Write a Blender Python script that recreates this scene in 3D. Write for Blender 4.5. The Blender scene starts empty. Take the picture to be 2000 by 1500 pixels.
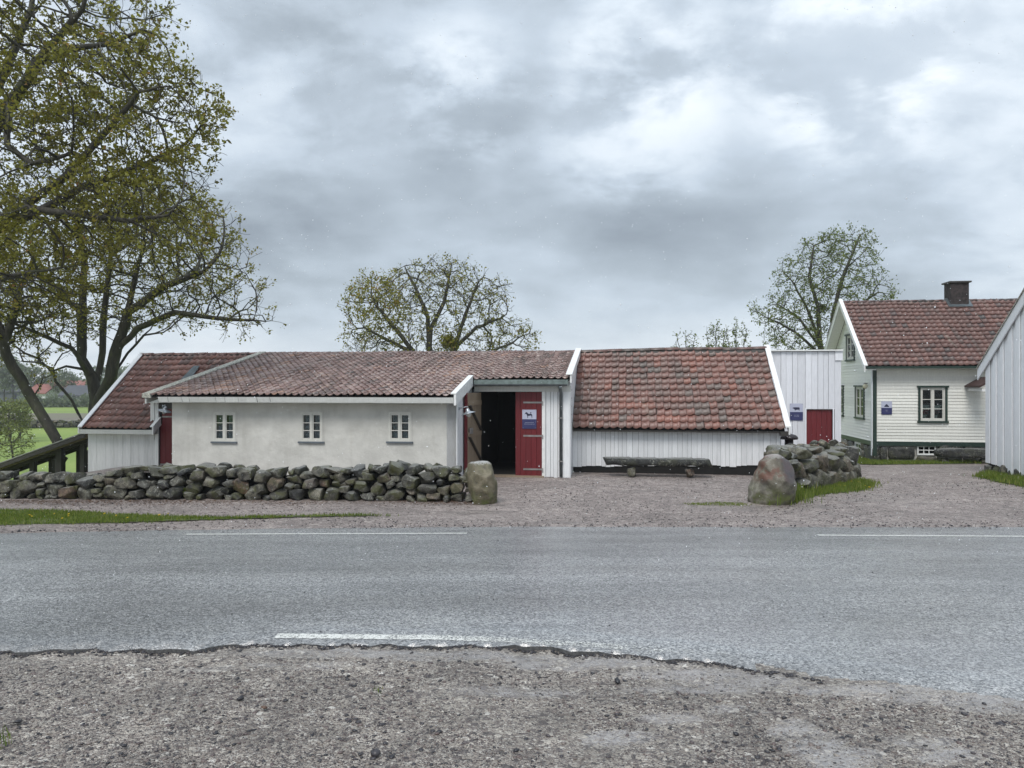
import bpy, bmesh, math, random
import numpy as np
from mathutils import Vector, Matrix, kdtree
R = math.radians
C = bpy.context.scene.collection
sc = bpy.context.scene
rnd = random.Random(7)
E = 1.6                                   # eye height above the gravel at the photographer's feet

# ------------------------------------------------------------------ camera
cam = bpy.data.cameras.new('camera'); camo = bpy.data.objects.new('camera', cam); C.objects.link(camo)
cam.sensor_width = 36; cam.lens = 27.0; cam.clip_start = 0.05; cam.clip_end = 5000
camo.location = (0, 0, E); camo.rotation_euler = (R(90), 0, 0)
sc.camera = camo

# ------------------------------------------------------------------ world: overcast sky over a Nishita sky
SUN_EL, SUN_AZ = R(52), R(200)            # azimuth clockwise from +Y
w = bpy.data.worlds.new('World'); sc.world = w; w.use_nodes = True
nt = w.node_tree; nt.nodes.clear()
def N(nt, typ, **kw):
    n = nt.nodes.new(typ)
    for k, v in kw.items():
        if k.startswith('i_'):
            n.inputs[int(k[2:])].default_value = v
        else: setattr(n, k, v)
    return n
def L(nt, a, ai, b, bi): nt.links.new(a.outputs[ai], b.inputs[bi])
def MA(nt, op, a, b=None, c=None, clamp=False):
    n = nt.nodes.new('ShaderNodeMath'); n.operation = op; n.use_clamp = clamp
    for i, x in enumerate((a, b, c)):
        if x is None: continue
        if isinstance(x, (int, float)): n.inputs[i].default_value = x
        else: nt.links.new(x, n.inputs[i])
    return n.outputs[0]
def RAMP(nt, fac, stops, interp='LINEAR'):
    n = nt.nodes.new('ShaderNodeValToRGB'); cr = n.color_ramp; cr.interpolation = interp
    while len(cr.elements) > 1: cr.elements.remove(cr.elements[-1])
    cr.elements[0].position = stops[0][0]; cr.elements[0].color = (*stops[0][1], 1)
    for p, c in stops[1:]:
        e = cr.elements.new(p); e.color = (*c, 1)
    if fac is not None: nt.links.new(fac, n.inputs[0])
    return n.outputs[0]
def MIX(nt, fac, a, b, mode='MIX'):
    n = nt.nodes.new('ShaderNodeMix'); n.data_type = 'RGBA'; n.blend_type = mode; n.clamp_result = False
    for i, x in ((0, fac), (6, a), (7, b)):
        if isinstance(x, (int, float)): n.inputs[i].default_value = x if i == 0 else (x, x, x, 1)
        elif isinstance(x, tuple): n.inputs[i].default_value = (*x[:3], 1)
        else: nt.links.new(x, n.inputs[i])
    return n.outputs[2]
def NOISE(nt, vec, scale, detail=4, rough=.55, dist=0.0, out=0):
    n = nt.nodes.new('ShaderNodeTexNoise'); n.inputs['Scale'].default_value = scale
    n.inputs['Detail'].default_value = detail; n.inputs['Roughness'].default_value = rough; n.inputs['Distortion'].default_value = dist
    if vec is not None: nt.links.new(vec, n.inputs['Vector'])
    return n.outputs[out]
def MAPR(nt, v, a, b, c=0., d=1., smooth=True):
    n = nt.nodes.new('ShaderNodeMapRange'); n.interpolation_type = 'SMOOTHSTEP' if smooth else 'LINEAR'
    nt.links.new(v, n.inputs[0])
    for i, x in enumerate((a, b, c, d)): n.inputs[i + 1].default_value = x
    return n.outputs[0]

sky = N(nt, 'ShaderNodeTexSky', sky_type='NISHITA'); sky.sun_disc = False; sky.sun_elevation = SUN_EL; sky.sun_rotation = SUN_AZ
tc = N(nt, 'ShaderNodeTexCoord')
sep = N(nt, 'ShaderNodeSeparateXYZ'); L(nt, tc, 'Generated', sep, 0)
zc = MA(nt, 'MAXIMUM', sep.outputs[2], 0.0)
den = MA(nt, 'ADD', zc, 0.34)
px_ = MA(nt, 'DIVIDE', sep.outputs[0], den); py_ = MA(nt, 'DIVIDE', sep.outputs[1], den)
cmb = N(nt, 'ShaderNodeCombineXYZ'); nt.links.new(px_, cmb.inputs[0]); nt.links.new(py_, cmb.inputs[1]); cmb.inputs[2].default_value = 3.7
cv = cmb.outputs[0]
n1 = NOISE(nt, cv, 1.7, 7, .5, .12)
mp = N(nt, 'ShaderNodeMapping'); nt.links.new(cv, mp.inputs[0]); mp.inputs[1].default_value = (5.2, 1.3, 0); mp.inputs[3].default_value = (1, 1.15, 1)
n2 = NOISE(nt, mp.outputs[0], 0.9, 3, .5, .3)
n3 = NOISE(nt, mp.outputs[0], 4.2, 8, .56, .15)
dens = MA(nt, 'ADD', MA(nt, 'MULTIPLY', n1, .46), MA(nt, 'ADD', MA(nt, 'MULTIPLY', n2, .32), MA(nt, 'MULTIPLY', n3, .22)))
# thinner spots of the cloud sheet (brighter sky showing through)
def spot(px, py, rad, amp):
    d = Vector(((px - 1000) / 1500, 1, (750 - py) / 1500)).normalized()
    v = N(nt, 'ShaderNodeVectorMath', operation='DOT_PRODUCT'); nt.links.new(tc.outputs['Generated'], v.inputs[0]); v.inputs[1].default_value = d
    m = MAPR(nt, v.outputs['Value'], math.cos(rad), 1.0, 0., 1.)
    return MA(nt, 'MULTIPLY', m, amp)
thin = None
for s in ((1650, 130, .14, .15), (1740, 60, .2, .05), (1240, 225, .15, .12), (900, 180, .11, .13), (1290, 30, .16, .08), (640, 20, .2, .05), (60, 330, .4, .05), (2500, 200, .4, .06), (-700, 100, .5, .06)):
    q = spot(*s); thin = q if thin is None else MA(nt, 'ADD', thin, q)
brk = MAPR(nt, n3, .38, .64, .05, 1.55)
thin = MA(nt, 'MULTIPLY', thin, brk)
val = MA(nt, 'ADD', dens, thin)
hor = MAPR(nt, sep.outputs[2], 0.17, 0.0, 0., .22)          # pale band low over the horizon
val = MA(nt, 'ADD', val, hor)
val = MA(nt, 'SUBTRACT', val, MA(nt, 'MULTIPLY', MAPR(nt, MA(nt, 'ABSOLUTE', MA(nt, 'SUBTRACT', sep.outputs[2], .2)), .0, .13, 1, 0), .055))
ccol = RAMP(nt, val, [(.34, (.22, .255, .295)), (.45, (.32, .37, .42)), (.55, (.44, .505, .575)), (.66, (.57, .635, .70)), (.82, (.74, .79, .84))])
# an overcast sky is brighter towards the zenith
zen = MA(nt, 'ADD', 1.0, MA(nt, 'MULTIPLY', MAPR(nt, sep.outputs[2], .35, 1.0, 0, 1), .9))
ccol = MIX(nt, 1.0, ccol, zen, 'MULTIPLY')
b1 = N(nt, 'ShaderNodeBackground'); L(nt, sky, 0, b1, 0); b1.inputs[1].default_value = .10
b2 = N(nt, 'ShaderNodeBackground'); nt.links.new(ccol, b2.inputs[0]); b2.inputs[1].default_value = 1.0
ms = N(nt, 'ShaderNodeMixShader'); ms.inputs[0].default_value = .93; L(nt, b1, 0, ms, 1); L(nt, b2, 0, ms, 2)
wo = N(nt, 'ShaderNodeOutputWorld'); L(nt, ms, 0, wo, 0)

sun = bpy.data.lights.new('sun', 'SUN'); suno = bpy.data.objects.new('sun', sun); C.objects.link(suno)
sun.energy = 1.5; sun.angle = R(25); sun.color = (1, .955, .90)
sd = Vector((math.sin(SUN_AZ) * math.cos(SUN_EL), math.cos(SUN_AZ) * math.cos(SUN_EL), math.sin(SUN_EL)))
suno.rotation_euler = (-sd).to_track_quat('-Z', 'Y').to_euler(); suno.location = sd * 50
vs = sc.view_settings; vs.view_transform = 'Standard'; vs.look = 'None'; vs.exposure = 0.53; vs.gamma = 1; vs.use_curve_mapping = False
sc.cycles.max_bounces = 6; sc.cycles.diffuse_bounces = 3; sc.cycles.transparent_max_bounces = 12
sc.cycles.volume_bounces = 0

# ------------------------------------------------------------------ frames and projection
TH = math.atan(.143); cT, sT = math.cos(TH), math.sin(TH)
def W(px, py, y): return Vector(((px - 1000) / 1500 * y, y, E + (750 - py) / 1500 * y))
def fa(px, b):
    u = (px - 1000) / 1500; return b * (u * cT - sT) / (cT + u * sT)
def fy(px, b): return b / (cT + (px - 1000) / 1500 * sT)
def fz(px, py, b): return E + (750 - py) / 1500 * fy(px, b)
def F2W(a, b): return (a * cT + b * sT, -a * sT + b * cT)
def sst(x, a, b):
    t = min(1, max(0, (x - a) / (b - a))); return t * t * (3 - 2 * t)
def lerp(a, b, t): return a + (b - a) * t
def pw(x, pts):
    if x <= pts[0][0]: return pts[0][1]
    for (x0, y0), (x1, y1) in zip(pts, pts[1:]):
        if x <= x1: return lerp(y0, y1, (x - x0) / (x1 - x0))
    return pts[-1][1]
LEFT = [(14.5, -2.07), (19, -2.5), (25, -3.2), (40, -4.3), (60, -4.9), (80, -5.0), (88, -4.75), (120, -4.5), (200, -4.3), (260, -3.9), (400, -3.0), (800, -3.0), (1600, -2.)]
def G(x, y):
    near = -(1.52 + .045 * y) if y < 12 else -2.06 - .004 * (y - 12)
    if y < 13: return E + near
    right = pw(y, [(13, -2.064), (17.5, -2.15), (19.3, -2.2), (23, -2.33), (40, -2.6), (80, -3.5), (400, -3.), (1600, -2)])
    wr = sst(x, 5.0, 7.5); far = sst(y, 26, 45)
    g = lerp(near, right, max(wr, far))
    wl = sst(-x, 9.5 , 12.5) if y < 40 else sst(-x, 5, 15)
    g = lerp(g, pw(y, LEFT), wl)
    return E + g
def GP(px, py):                              # ground point seen at a pixel
    y0, y1 = 1.5, 400.
    for _ in range(60):
        y = (y0 + y1) / 2; x = (px - 1000) / 1500 * y
        if (E - G(x, y)) / y * 1500 > py - 750: y0 = y
        else: y1 = y
    return Vector((x, y, G(x, y)))

# ------------------------------------------------------------------ object helpers
def link(o, parent=None):
    C.objects.link(o)
    if parent is not None: o.parent = parent
    return o
def tag(o, label=None, cat=None, group=None, kind=None):
    if label: o['label'] = label
    if cat: o['category'] = cat
    if group: o['group'] = group
    if kind: o['kind'] = kind
    return o
def thing(name, label, cat, loc, rz=0, group=None):
    o = bpy.data.objects.new(name, None); link(o); o.location = loc; o.rotation_euler = (0, 0, rz); o.empty_display_size = .2
    return tag(o, label, cat, group)
class MB:
    def __init__(s, off=(0, 0, 0)): s.v = []; s.f = []; s.off = Vector(off)
    def add(s, vs, fs):
        n = len(s.v); s.v += [tuple(Vector(p) - s.off) for p in vs]; s.f += [tuple(i + n for i in f) for f in fs]; return s
    def hexa(s, p): return s.add(p, [(0, 3, 2, 1), (4, 5, 6, 7), (0, 1, 5, 4), (1, 2, 6, 5), (2, 3, 7, 6), (3, 0, 4, 7)])
    def box(s, x0, x1, y0, y1, z0, z1):
        return s.hexa([(x0, y0, z0), (x1, y0, z0), (x1, y1, z0), (x0, y1, z0), (x0, y0, z1), (x1, y0, z1), (x1, y1, z1), (x0, y1, z1)])
    def beam(s, p, q, w, h, up=(0, 0, 1)):
        p, q = Vector(p), Vector(q); d = (q - p).normalized(); up = Vector(up)
        sd_ = d.cross(up).normalized(); u = sd_.cross(d).normalized()
        c = []
        for o in (p, q):
            c += [o - sd_ * w / 2 - u * h / 2, o + sd_ * w / 2 - u * h / 2, o + sd_ * w / 2 + u * h / 2, o - sd_ * w / 2 + u * h / 2]
        return s.hexa(c)
    def tube(s, pts, rad, n=8, cap=True):
        pts = [Vector(p) for p in pts]; rings = []
        if not isinstance(rad, (list, tuple)): rad = [rad] * len(pts)
        ref = Vector((0, 0, 1)) if abs((pts[-1] - pts[0]).normalized().z) < .9 else Vector((1, 0, 0))
        vs, fs = [], []
        for i, p in enumerate(pts):
            d = (pts[min(i + 1, len(pts) - 1)] - pts[max(i - 1, 0)]).normalized()
            a = d.cross(ref).normalized(); b = d.cross(a)
            for k in range(n):
                t = 2 * math.pi * k / n; vs.append(p + (a * math.cos(t) + b * math.sin(t)) * rad[i])
        for i in range(len(pts) - 1):
            for k in range(n):
                fs.append((i * n + k, i * n + (k + 1) % n, (i + 1) * n + (k + 1) % n, (i + 1) * n + k))
        if cap: fs.append(tuple(range(n))[::-1]); fs.append(tuple((len(pts) - 1) * n + k for k in range(n)))
        return s.add(vs, fs)
    def lathe(s, prof, c, n=20):
        vs, fs = [], []
        for r, z in prof:
            for k in range(n):
                t = 2 * math.pi * k / n; vs.append((c[0] + r * math.cos(t), c[1] + r * math.sin(t), c[2] + z))
        for i in range(len(prof) - 1):
            for k in range(n): fs.append((i * n + k, i * n + (k + 1) % n, (i + 1) * n + (k + 1) % n, (i + 1) * n + k))
        fs.append(tuple(range(n))[::-1]); fs.append(tuple((len(prof) - 1) * n + k for k in range(n)))
        return s.add(vs, fs)
    def build(s, name, mat, parent=None, smooth=False, bevel=0, kind=None, label=None):
        me = bpy.data.meshes.new(name); me.from_pydata(s.v, [], s.f)
        if smooth: me.shade_smooth()
        me.materials.append(mat)
        o = bpy.data.objects.new(name, me); link(o, parent)
        if bevel:
            bm = bmesh.new(); bm.from_mesh(me)
            bmesh.ops.bevel(bm, geom=bm.edges[:], offset=bevel, segments=1, affect='EDGES'); bm.to_mesh(me); bm.free()
        if kind: o['kind'] = kind
        if label: o['label'] = label
        return o
def np_mesh(name, V, T, mat, tint=None, parent=None, smooth=False, kind=None, nper=3):
    me = bpy.data.meshes.new(name); V = np.ascontiguousarray(V, np.float32); T = np.ascontiguousarray(T, np.int32)
    nf = len(T)
    me.vertices.add(len(V)); me.vertices.foreach_set('co', V.ravel())
    me.loops.add(nf * nper); me.loops.foreach_set('vertex_index', T.ravel())
    me.polygons.add(nf); me.polygons.foreach_set('loop_start', np.arange(nf, dtype=np.int32) * nper)
    me.polygons.foreach_set('loop_total', np.full(nf, nper, np.int32))
    me.update(calc_edges=True)
    if smooth: me.shade_smooth()
    if tint is not None:
        at = me.attributes.new('tint', 'FLOAT', 'FACE'); at.data.foreach_set('value', np.ascontiguousarray(tint, np.float32))
    me.materials.append(mat)
    o = bpy.data.objects.new(name, me); link(o, parent)
    if kind: o['kind'] = kind
    return o
def setsmooth(o): o.data.shade_smooth()

# ------------------------------------------------------------------ materials
def newmat(name):
    m = bpy.data.materials.new(name); m.use_nodes = True; t = m.node_tree
    p = t.nodes['Principled BSDF']; return m, t, p
def coords(t, what='Object'):
    n = N(t, 'ShaderNodeTexCoord'); return n.outputs[what]
def wpos(t): return N(t, 'ShaderNodeNewGeometry').outputs['Position']
def scl(t, v, s, loc=(0, 0, 0)):
    n = N(t, 'ShaderNodeMapping'); t.links.new(v, n.inputs[0]); n.inputs[3].default_value = s; n.inputs[1].default_value = loc; return n.outputs[0]
def bump(t, p, h, strength=.4, dist=.01):
    b = N(t, 'ShaderNodeBump'); b.inputs['Strength'].default_value = strength; b.inputs['Distance'].default_value = dist
    t.links.new(h, b.inputs['Height']); t.links.new(b.outputs[0], p.inputs['Normal']); return b
def objrand(t): return N(t, 'ShaderNodeObjectInfo').outputs['Random']
def attr(t, name='tint'):
    n = N(t, 'ShaderNodeAttribute'); n.attribute_name = name; return n.outputs['Fac']
def plain(name, col, rough=.6, metal=0, spec=.5, noise=.12, nscale=9, bumpd=0):
    m, t, p = newmat(name); pos = wpos(t)
    n = NOISE(t, pos, nscale, 4); f = MAPR(t, n, .3, .7, 1 - noise, 1 + noise)
    c = MIX(t, 1.0, col, f, 'MULTIPLY'); t.links.new(c, p.inputs['Base Color'])
    p.inputs['Roughness'].default_value = rough; p.inputs['Metallic'].default_value = metal; p.inputs['Specular IOR Level'].default_value = spec
    if bumpd: bump(t, p, NOISE(t, pos, nscale * 6, 4), .5, bumpd)
    return m
def boardmat(name, col, dirt=(.33, .33, .31), amount=.35, vert=True, warm=None):
    m, t, p = newmat(name); pos = wpos(t); r = objrand(t)
    st = scl(t, pos, (26, 26, 1.6) if vert else (2.2, 2.2, 40))
    n = NOISE(t, st, 1.0, 5, .6); n2_ = NOISE(t, pos, 1.3, 4, .6)
    f = MA(t, 'MULTIPLY', MAPR(t, n, .48, .78), MAPR(t, n2_, .35, .7))
    base = MIX(t, 1.0, col, MAPR(t, r, 0, 1, .9, 1.06, False), 'MULTIPLY')
    c = MIX(t, MA(t, 'MULTIPLY', f, amount), base, dirt)
    n3_ = NOISE(t, scl(t, pos, (40, 40, 5)), 1, 3)
    c = MIX(t, 1.0, c, MAPR(t, n3_, .3, .7, .95, 1.04), 'MULTIPLY')
    t.links.new(c, p.inputs['Base Color']); p.inputs['Roughness'].default_value = .55
    bump(t, p, NOISE(t, scl(t, pos, (60, 60, 3) if vert else (3, 3, 60)), 1, 4), .35, .004)
    return m
M = {}
# rough lime plaster
m, t, p = newmat('lime_plaster'); pos = wpos(t)
c = RAMP(t, NOISE(t, pos, .7, 5, .6), [(.3, (.50, .49, .45)), (.5, (.575, .565, .525)), (.72, (.63, .62, .58))])
c = MIX(t, MAPR(t, NOISE(t, scl(t, pos, (5, 5, .6)), 1, 5, .65), .5, .72, 0, .24), c, (.38, .365, .32)); c = MIX(t, 1.0, c, MAPR(t, NOISE(t, pos, 2.2, 5, .6), .3, .7, .9, 1.07), 'MULTIPLY')
t.links.new(c, p.inputs['Base Color']); p.inputs['Roughness'].default_value = .85
bump(t, p, MA(t, 'ADD', NOISE(t, pos, 5, 4), MA(t, 'MULTIPLY', NOISE(t, pos, 60, 3), .12)), .6, .035); M['plaster'] = m
M['board_white'] = boardmat('white_painted_board', (.77, .78, .79))
M['board_worn'] = boardmat('worn_white_painted_board', (.74, .74, .73), (.22, .22, .2), .55)
M['board_cool'] = boardmat('cool_white_painted_board', (.74, .75, .79), amount=.25)
M['board_bright'] = boardmat('bright_white_painted_board', (.82, .83, .85), amount=.2)
M['clap'] = boardmat('cream_white_clapboard_paint', (.76, .755, .70), (.42, .42, .34), .35, vert=False)
M['clap_side'] = boardmat('cream_white_side_paint', (.80, .80, .755), (.46, .46, .38), .3, vert=False)
M['fascia'] = boardmat('fascia_paint', (.64, .645, .62), (.25, .27, .22), .5, vert=False)
M['trim_white'] = plain('white_trim_paint', (.78, .785, .77), .5, noise=.07)
M['win_white'] = plain('window_paint', (.62, .61, .56), .45, noise=.05)
M['grey_trim'] = plain('blue_grey_trim_paint', (.11, .13, .15), .45)
M['green_trim'] = plain('dark_green_trim_paint', (.022, .042, .033), .4, noise=.25, nscale=30)
M['red'] = boardmat('red_door_paint', (.135, .009, .013), (.07, .01, .012), .5)
M['green_fascia'] = plain('weathered_green_grey_board', (.16, .2, .19), .6, noise=.25, nscale=14)
M['zinc'] = plain('zinc_gutter', (.14, .16, .17), .4, metal=.6, noise=.2)
M['iron'] = plain('galvanised_iron', (.3, .29, .28), .5, metal=.5, noise=.2)
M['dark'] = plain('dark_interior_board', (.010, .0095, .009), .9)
M['old_wood'] = boardmat('bare_weathered_wood', (.27, .21, .15), (.08, .06, .045), .7)
M['dark_wood'] = boardmat('tarred_dark_wood', (.045, .04, .036), (.1, .09, .08), .5)
M['sheet'] = plain('weathered_sheet_roofing', (.30, .30, .285), .5, noise=.3, nscale=5)
M['bin'] = plain('dark_plum_metal', (.02, .012, .014), .25, noise=.2)
M['mortar'] = plain('pale_mortar', (.36, .35, .32), .9, noise=.2, nscale=30)
M['lace'] = plain('white_curtain', (.62, .62, .62), .9)
M['sash_curtain'] = plain('sheer_grey_curtain', (.3, .34, .40), .9, noise=.5, nscale=25)
M['geranium'] = plain('red_blossom', (.38, .012, .02), .7, noise=.4, nscale=60)
M['pot'] = plain('white_glazed_pot', (.7, .7, .68), .3)
M['navy'] = plain('navy_print', (.035, .038, .12), .35, noise=.03)
M['pale_print'] = plain('pale_grey_blue_print', (.46, .48, .60), .35, noise=.03)
M['ink'] = plain('dark_print', (.018, .02, .05), .4, noise=.03)
M['text'] = plain('white_print', (.42, .44, .56), .5, noise=.03)
M['lamp_metal'] = plain('lamp_metal', (.38, .40, .42), .3, metal=.6)
M['lamp_glass'] = plain('lamp_glass', (.55, .55, .52), .15)
M['yellow'] = plain('dandelion_yellow', (.62, .42, .01), .7)
M['snow'] = plain('wet_snow', (.9, .92, .95), .4)
# window glass: thin pane, see-through with sky reflection
m, t, p = newmat('window_glass'); t.nodes.remove(p)
tr = N(t, 'ShaderNodeBsdfTransparent'); tr.inputs[0].default_value = (.80, .86, .84, 1)
gl = N(t, 'ShaderNodeBsdfGlossy'); gl.inputs['Roughness'].default_value = .04
fr = N(t, 'ShaderNodeFresnel'); fr.inputs[0].default_value = 1.5
mx = N(t, 'ShaderNodeMixShader'); t.links.new(MA(t, 'MULTIPLY', fr.outputs[0], 1.1, None, True), mx.inputs[0]); L(t, tr, 0, mx, 1); L(t, gl, 0, mx, 2)
t.links.new(mx.outputs[0], t.nodes['Material Output'].inputs[0]); M['glass'] = m

def tilemat(name, stops, lichen_glint=(.30, .29, .24), lam=.25, rough=.42, scale=9, soot=.5):
    m, t, p = newmat(name); pos = wpos(t); a = attr(t)
    c = RAMP(t, a, stops)
    big = NOISE(t, pos, 1.1, 4, .6)
    c = MIX(t, 1.0, c, MAPR(t, big, .3, .7, .8, 1.15), 'MULTIPLY')
    stk = NOISE(t, scl(t, pos, (5.5, .55, .55)), 1, 4, .6)
    c = MIX(t, MAPR(t, stk, .5, .7, 0, .55), c, (.06, .05, .042))
    c = MIX(t, MAPR(t, stk, .42, .3, 0, .3), c, lichen_glint)
    n = NOISE(t, pos, scale * 4, 5, .65)
    c = MIX(t, MAPR(t, n, .5, .75, 0, soot), c, (.045, .04, .038))
    n = NOISE(t, pos, scale * 7, 4, .7)
    c = MIX(t, MAPR(t, n, .58, .72, 0, lam), c, lichen_glint)
    t.links.new(c, p.inputs['Base Color'])
    p.inputs['Specular IOR Level'].default_value = .6
    t.links.new(MAPR(t, n, .3, .7, rough - .1, rough + .25), p.inputs['Roughness'])
    bump(t, p, n, .25, .004)
    return m
M['tile_A'] = tilemat('wet_pink_grey_pantile', [(0, (.09, .07, .064)), (.35, (.17, .10, .086)), (.6, (.23, .145, .128)), (.8, (.31, .235, .215)), (1, (.30, .165, .11))], (.54, .51, .47), .6, .18)  # pale lichen flecks here also paint in sky highlights on wet tiles
M['tile_C'] = tilemat('brown_red_pantile', [(0, (.11, .068, .062)), (.4, (.19, .088, .072)), (.75, (.25, .108, .084)), (1, (.28, .165, .14))], rough=.3, lam=.35)
M['tile_B'] = tilemat('mixed_old_red_pantile', [(0, (.10, .08, .068)), (.2, (.12, .082, .068)), (.35, (.145, .080, .064)), (.6, (.175, .078, .060)), (.85, (.21, .082, .058)), (.97, (.235, .085, .056)), (1, (.26, .12, .07))], (.22, .20, .16), .4, .36, soot=.7)
M['tile_H'] = tilemat('dull_red_house_tile', [(0, (.055, .048, .047)), (.2, (.095, .056, .05)), (.5, (.135, .062, .050)), (1, (.175, .078, .06))], rough=.42, lam=.35, soot=.6)
M['lichen_strip'] = plain('lichened_capping_board', (.40, .39, .34), .8, noise=.55, nscale=22)

def rockmat(name, cols, moss=.35, wet=.5):
    m, t, p = newmat(name); pos = wpos(t); r = objrand(t)
    c = RAMP(t, r, cols)
    n = NOISE(t, pos, 7, 6, .7); fine = NOISE(t, pos, 60, 5, .75)
    c = MIX(t, 1.0, c, MAPR(t, n, .36, .64, .2, 1.2), 'MULTIPLY')
    c = MIX(t, 1.0, c, MAPR(t, fine, .36, .64, .45, 1.5), 'MULTIPLY')
    li = MA(t, 'MULTIPLY', MAPR(t, NOISE(t, pos, 24, 5, .7), .54, .60), MAPR(t, NOISE(t, pos, 3, 3), .45, .6))
    c = MIX(t, MA(t, 'MULTIPLY', li, .6), c, (.33, .33, .28))
    mo = MA(t, 'MULTIPLY', MAPR(t, NOISE(t, pos, 4, 6, .65), .44, .62), moss)
    c = MIX(t, mo, c, (.075, .08, .022))
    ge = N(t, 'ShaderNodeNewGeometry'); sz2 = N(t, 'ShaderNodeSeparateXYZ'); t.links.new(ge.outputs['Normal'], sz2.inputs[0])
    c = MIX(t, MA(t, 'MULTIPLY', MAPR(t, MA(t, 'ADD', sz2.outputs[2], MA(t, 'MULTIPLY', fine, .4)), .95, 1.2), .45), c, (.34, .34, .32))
    t.links.new(c, p.inputs['Base Color']); p.inputs['Specular IOR Level'].default_value = .5
    t.links.new(MAPR(t, n, .3, .7, wet - .15, wet + .2), p.inputs['Roughness'])
    bump(t, p, MA(t, 'ADD', n, MA(t, 'MULTIPLY', fine, .45)), 1.0, .035)
    return m
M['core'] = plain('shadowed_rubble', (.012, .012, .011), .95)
M['rock'] = rockmat('field_stone', [(0, (.07, .07, .062)), (.25, (.115, .108, .09)), (.5, (.085, .083, .068)), (.7, (.14, .13, .105)), (.86, (.11, .092, .078)), (.95, (.14, .09, .06)), (1, (.19, .095, .05))], .75)
M['rock_pale'] = rockmat('pale_field_stone', [(0, (.12, .115, .095)), (.4, (.16, .15, .12)), (.75, (.20, .185, .145)), (1, (.15, .115, .085))], .5)
M['rock_moss'] = rockmat('mossy_boulder', [(0, (.13, .125, .095)), (1, (.15, .14, .105))], .7)
M['rock_dark'] = rockmat('dark_wet_stone', [(0, (.03, .032, .034)), (.6, (.05, .05, .05)), (1, (.065, .062, .055))], .25)
M['rock_brown'] = rockmat('brown_boulder', [(0, (.15, .10, .075)), (1, (.17, .12, .085))], .3)

def groundmat(name, stops, sc1=1.0, wetness=.5, mask=False):
    m, t, p = newmat(name); pos = wpos(t)
    vs_ = []
    for k, sc_ in enumerate((34, 80, 190)):
        v = N(t, 'ShaderNodeTexVoronoi'); wv = N(t, 'ShaderNodeVectorMath', operation='ADD'); t.links.new(pos, wv.inputs[0]); nn = N(t, 'ShaderNodeTexNoise'); nn.inputs['Scale'].default_value = sc_ * 1.3; t.links.new(pos, nn.inputs['Vector'])
        sv = N(t, 'ShaderNodeVectorMath', operation='SCALE'); t.links.new(nn.outputs['Color'], sv.inputs[0]); sv.inputs['Scale'].default_value = .5 / sc_; t.links.new(sv.outputs[0], wv.inputs[1])
        t.links.new(wv.outputs[0], v.inputs['Vector']); v.inputs['Scale'].default_value = sc_ * sc1
        sc2 = N(t, 'ShaderNodeSeparateColor'); t.links.new(v.outputs['Color'], sc2.inputs[0]); vs_.append((v, sc2))
    c = RAMP(t, vs_[1][1].outputs[0], stops); c2 = RAMP(t, vs_[2][1].outputs[1], stops); c0 = RAMP(t, vs_[0][1].outputs[2], stops)
    pick = MAPR(t, NOISE(t, pos, 11, 3, .6), .45, .6)
    c = MIX(t, .45, c, c2); c = MIX(t, MA(t, 'MULTIPLY', MAPR(t, vs_[0][1].outputs[0], .72, .76), .75), c, c0)
    big = NOISE(t, pos, .55, 6, .62); mid = NOISE(t, pos, 4.5, 5, .6)
    c = MIX(t, 1.0, c, MAPR(t, big, .3, .7, .8, 1.2), 'MULTIPLY')
    c = MIX(t, 1.0, c, MAPR(t, mid, .3, .7, .8, 1.2), 'MULTIPLY')
    st = NOISE(t, scl(t, pos, (.35, 2.2, 1)), 1, 4, .6)
    wetm = MAPR(t, MA(t, 'ADD', MA(t, 'MULTIPLY', big, .5), MA(t, 'MULTIPLY', st, .5)), .5, .62)
    c = MIX(t, MA(t, 'MULTIPLY', wetm, .3), c, (.08, .072, .068))
    r = MA(t, 'SUBTRACT', .62, MA(t, 'MULTIPLY', wetm, wetness * .5))
    h = MA(t, 'ADD', MA(t, 'MULTIPLY', vs_[1][0].outputs['Distance'], -1.2), MA(t, 'MULTIPLY', vs_[2][0].outputs['Distance'], -.5))
    h = MA(t, 'ADD', h, MA(t, 'MULTIPLY', MAPR(t, vs_[0][1].outputs[0], .72, .76), MA(t, 'SUBTRACT', .6, vs_[0][0].outputs['Distance'])))
    h = MA(t, 'ADD', h, MA(t, 'MULTIPLY', mid, 1.2))
    bmp = bump(t, p, h, .9, .012)
    if mask:
        wa = attr(t, 'wet'); k = MA(t, 'ADD', wa, MA(t, 'MULTIPLY', MA(t, 'SUBTRACT', MA(t, 'ADD', MA(t, 'MULTIPLY', NOISE(t, scl(t, pos, (1, 1.7, 1)), 5, 6, .7), .5), MA(t, 'MULTIPLY', NOISE(t, pos, 75, 3, .7), .5)), .5), 4.2))
        wk = MAPR(t, k, .35, 1.05)
        c = MIX(t, MA(t, 'MULTIPLY', wk, .7), c, (.30, .285, .28)); r = MA(t, 'ADD', MA(t, 'MULTIPLY', r, MA(t, 'SUBTRACT', 1.0, wk)), MA(t, 'MULTIPLY', wk, .10))  # pale silt tone, also painting in the sky's reflection on standing water
        t.links.new(MA(t, 'SUBTRACT', .9, MA(t, 'MULTIPLY', wk, .78)), bmp.inputs['Strength']); p.inputs['Specular IOR Level'].default_value = .8
    t.links.new(c, p.inputs['Base Color']); t.links.new(r, p.inputs['Roughness'])
    return m
GR = [(0, (.02, .019, .022)), (.2, (.08, .064, .063)), (.4, (.21, .17, .148)), (.6, (.31, .268, .226)), (.78, (.41, .365, .31)), (.9, (.56, .51, .44)), (1, (.8, .76, .69))]
M['gravel'] = groundmat('wet_gravel', GR, mask=True)
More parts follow.
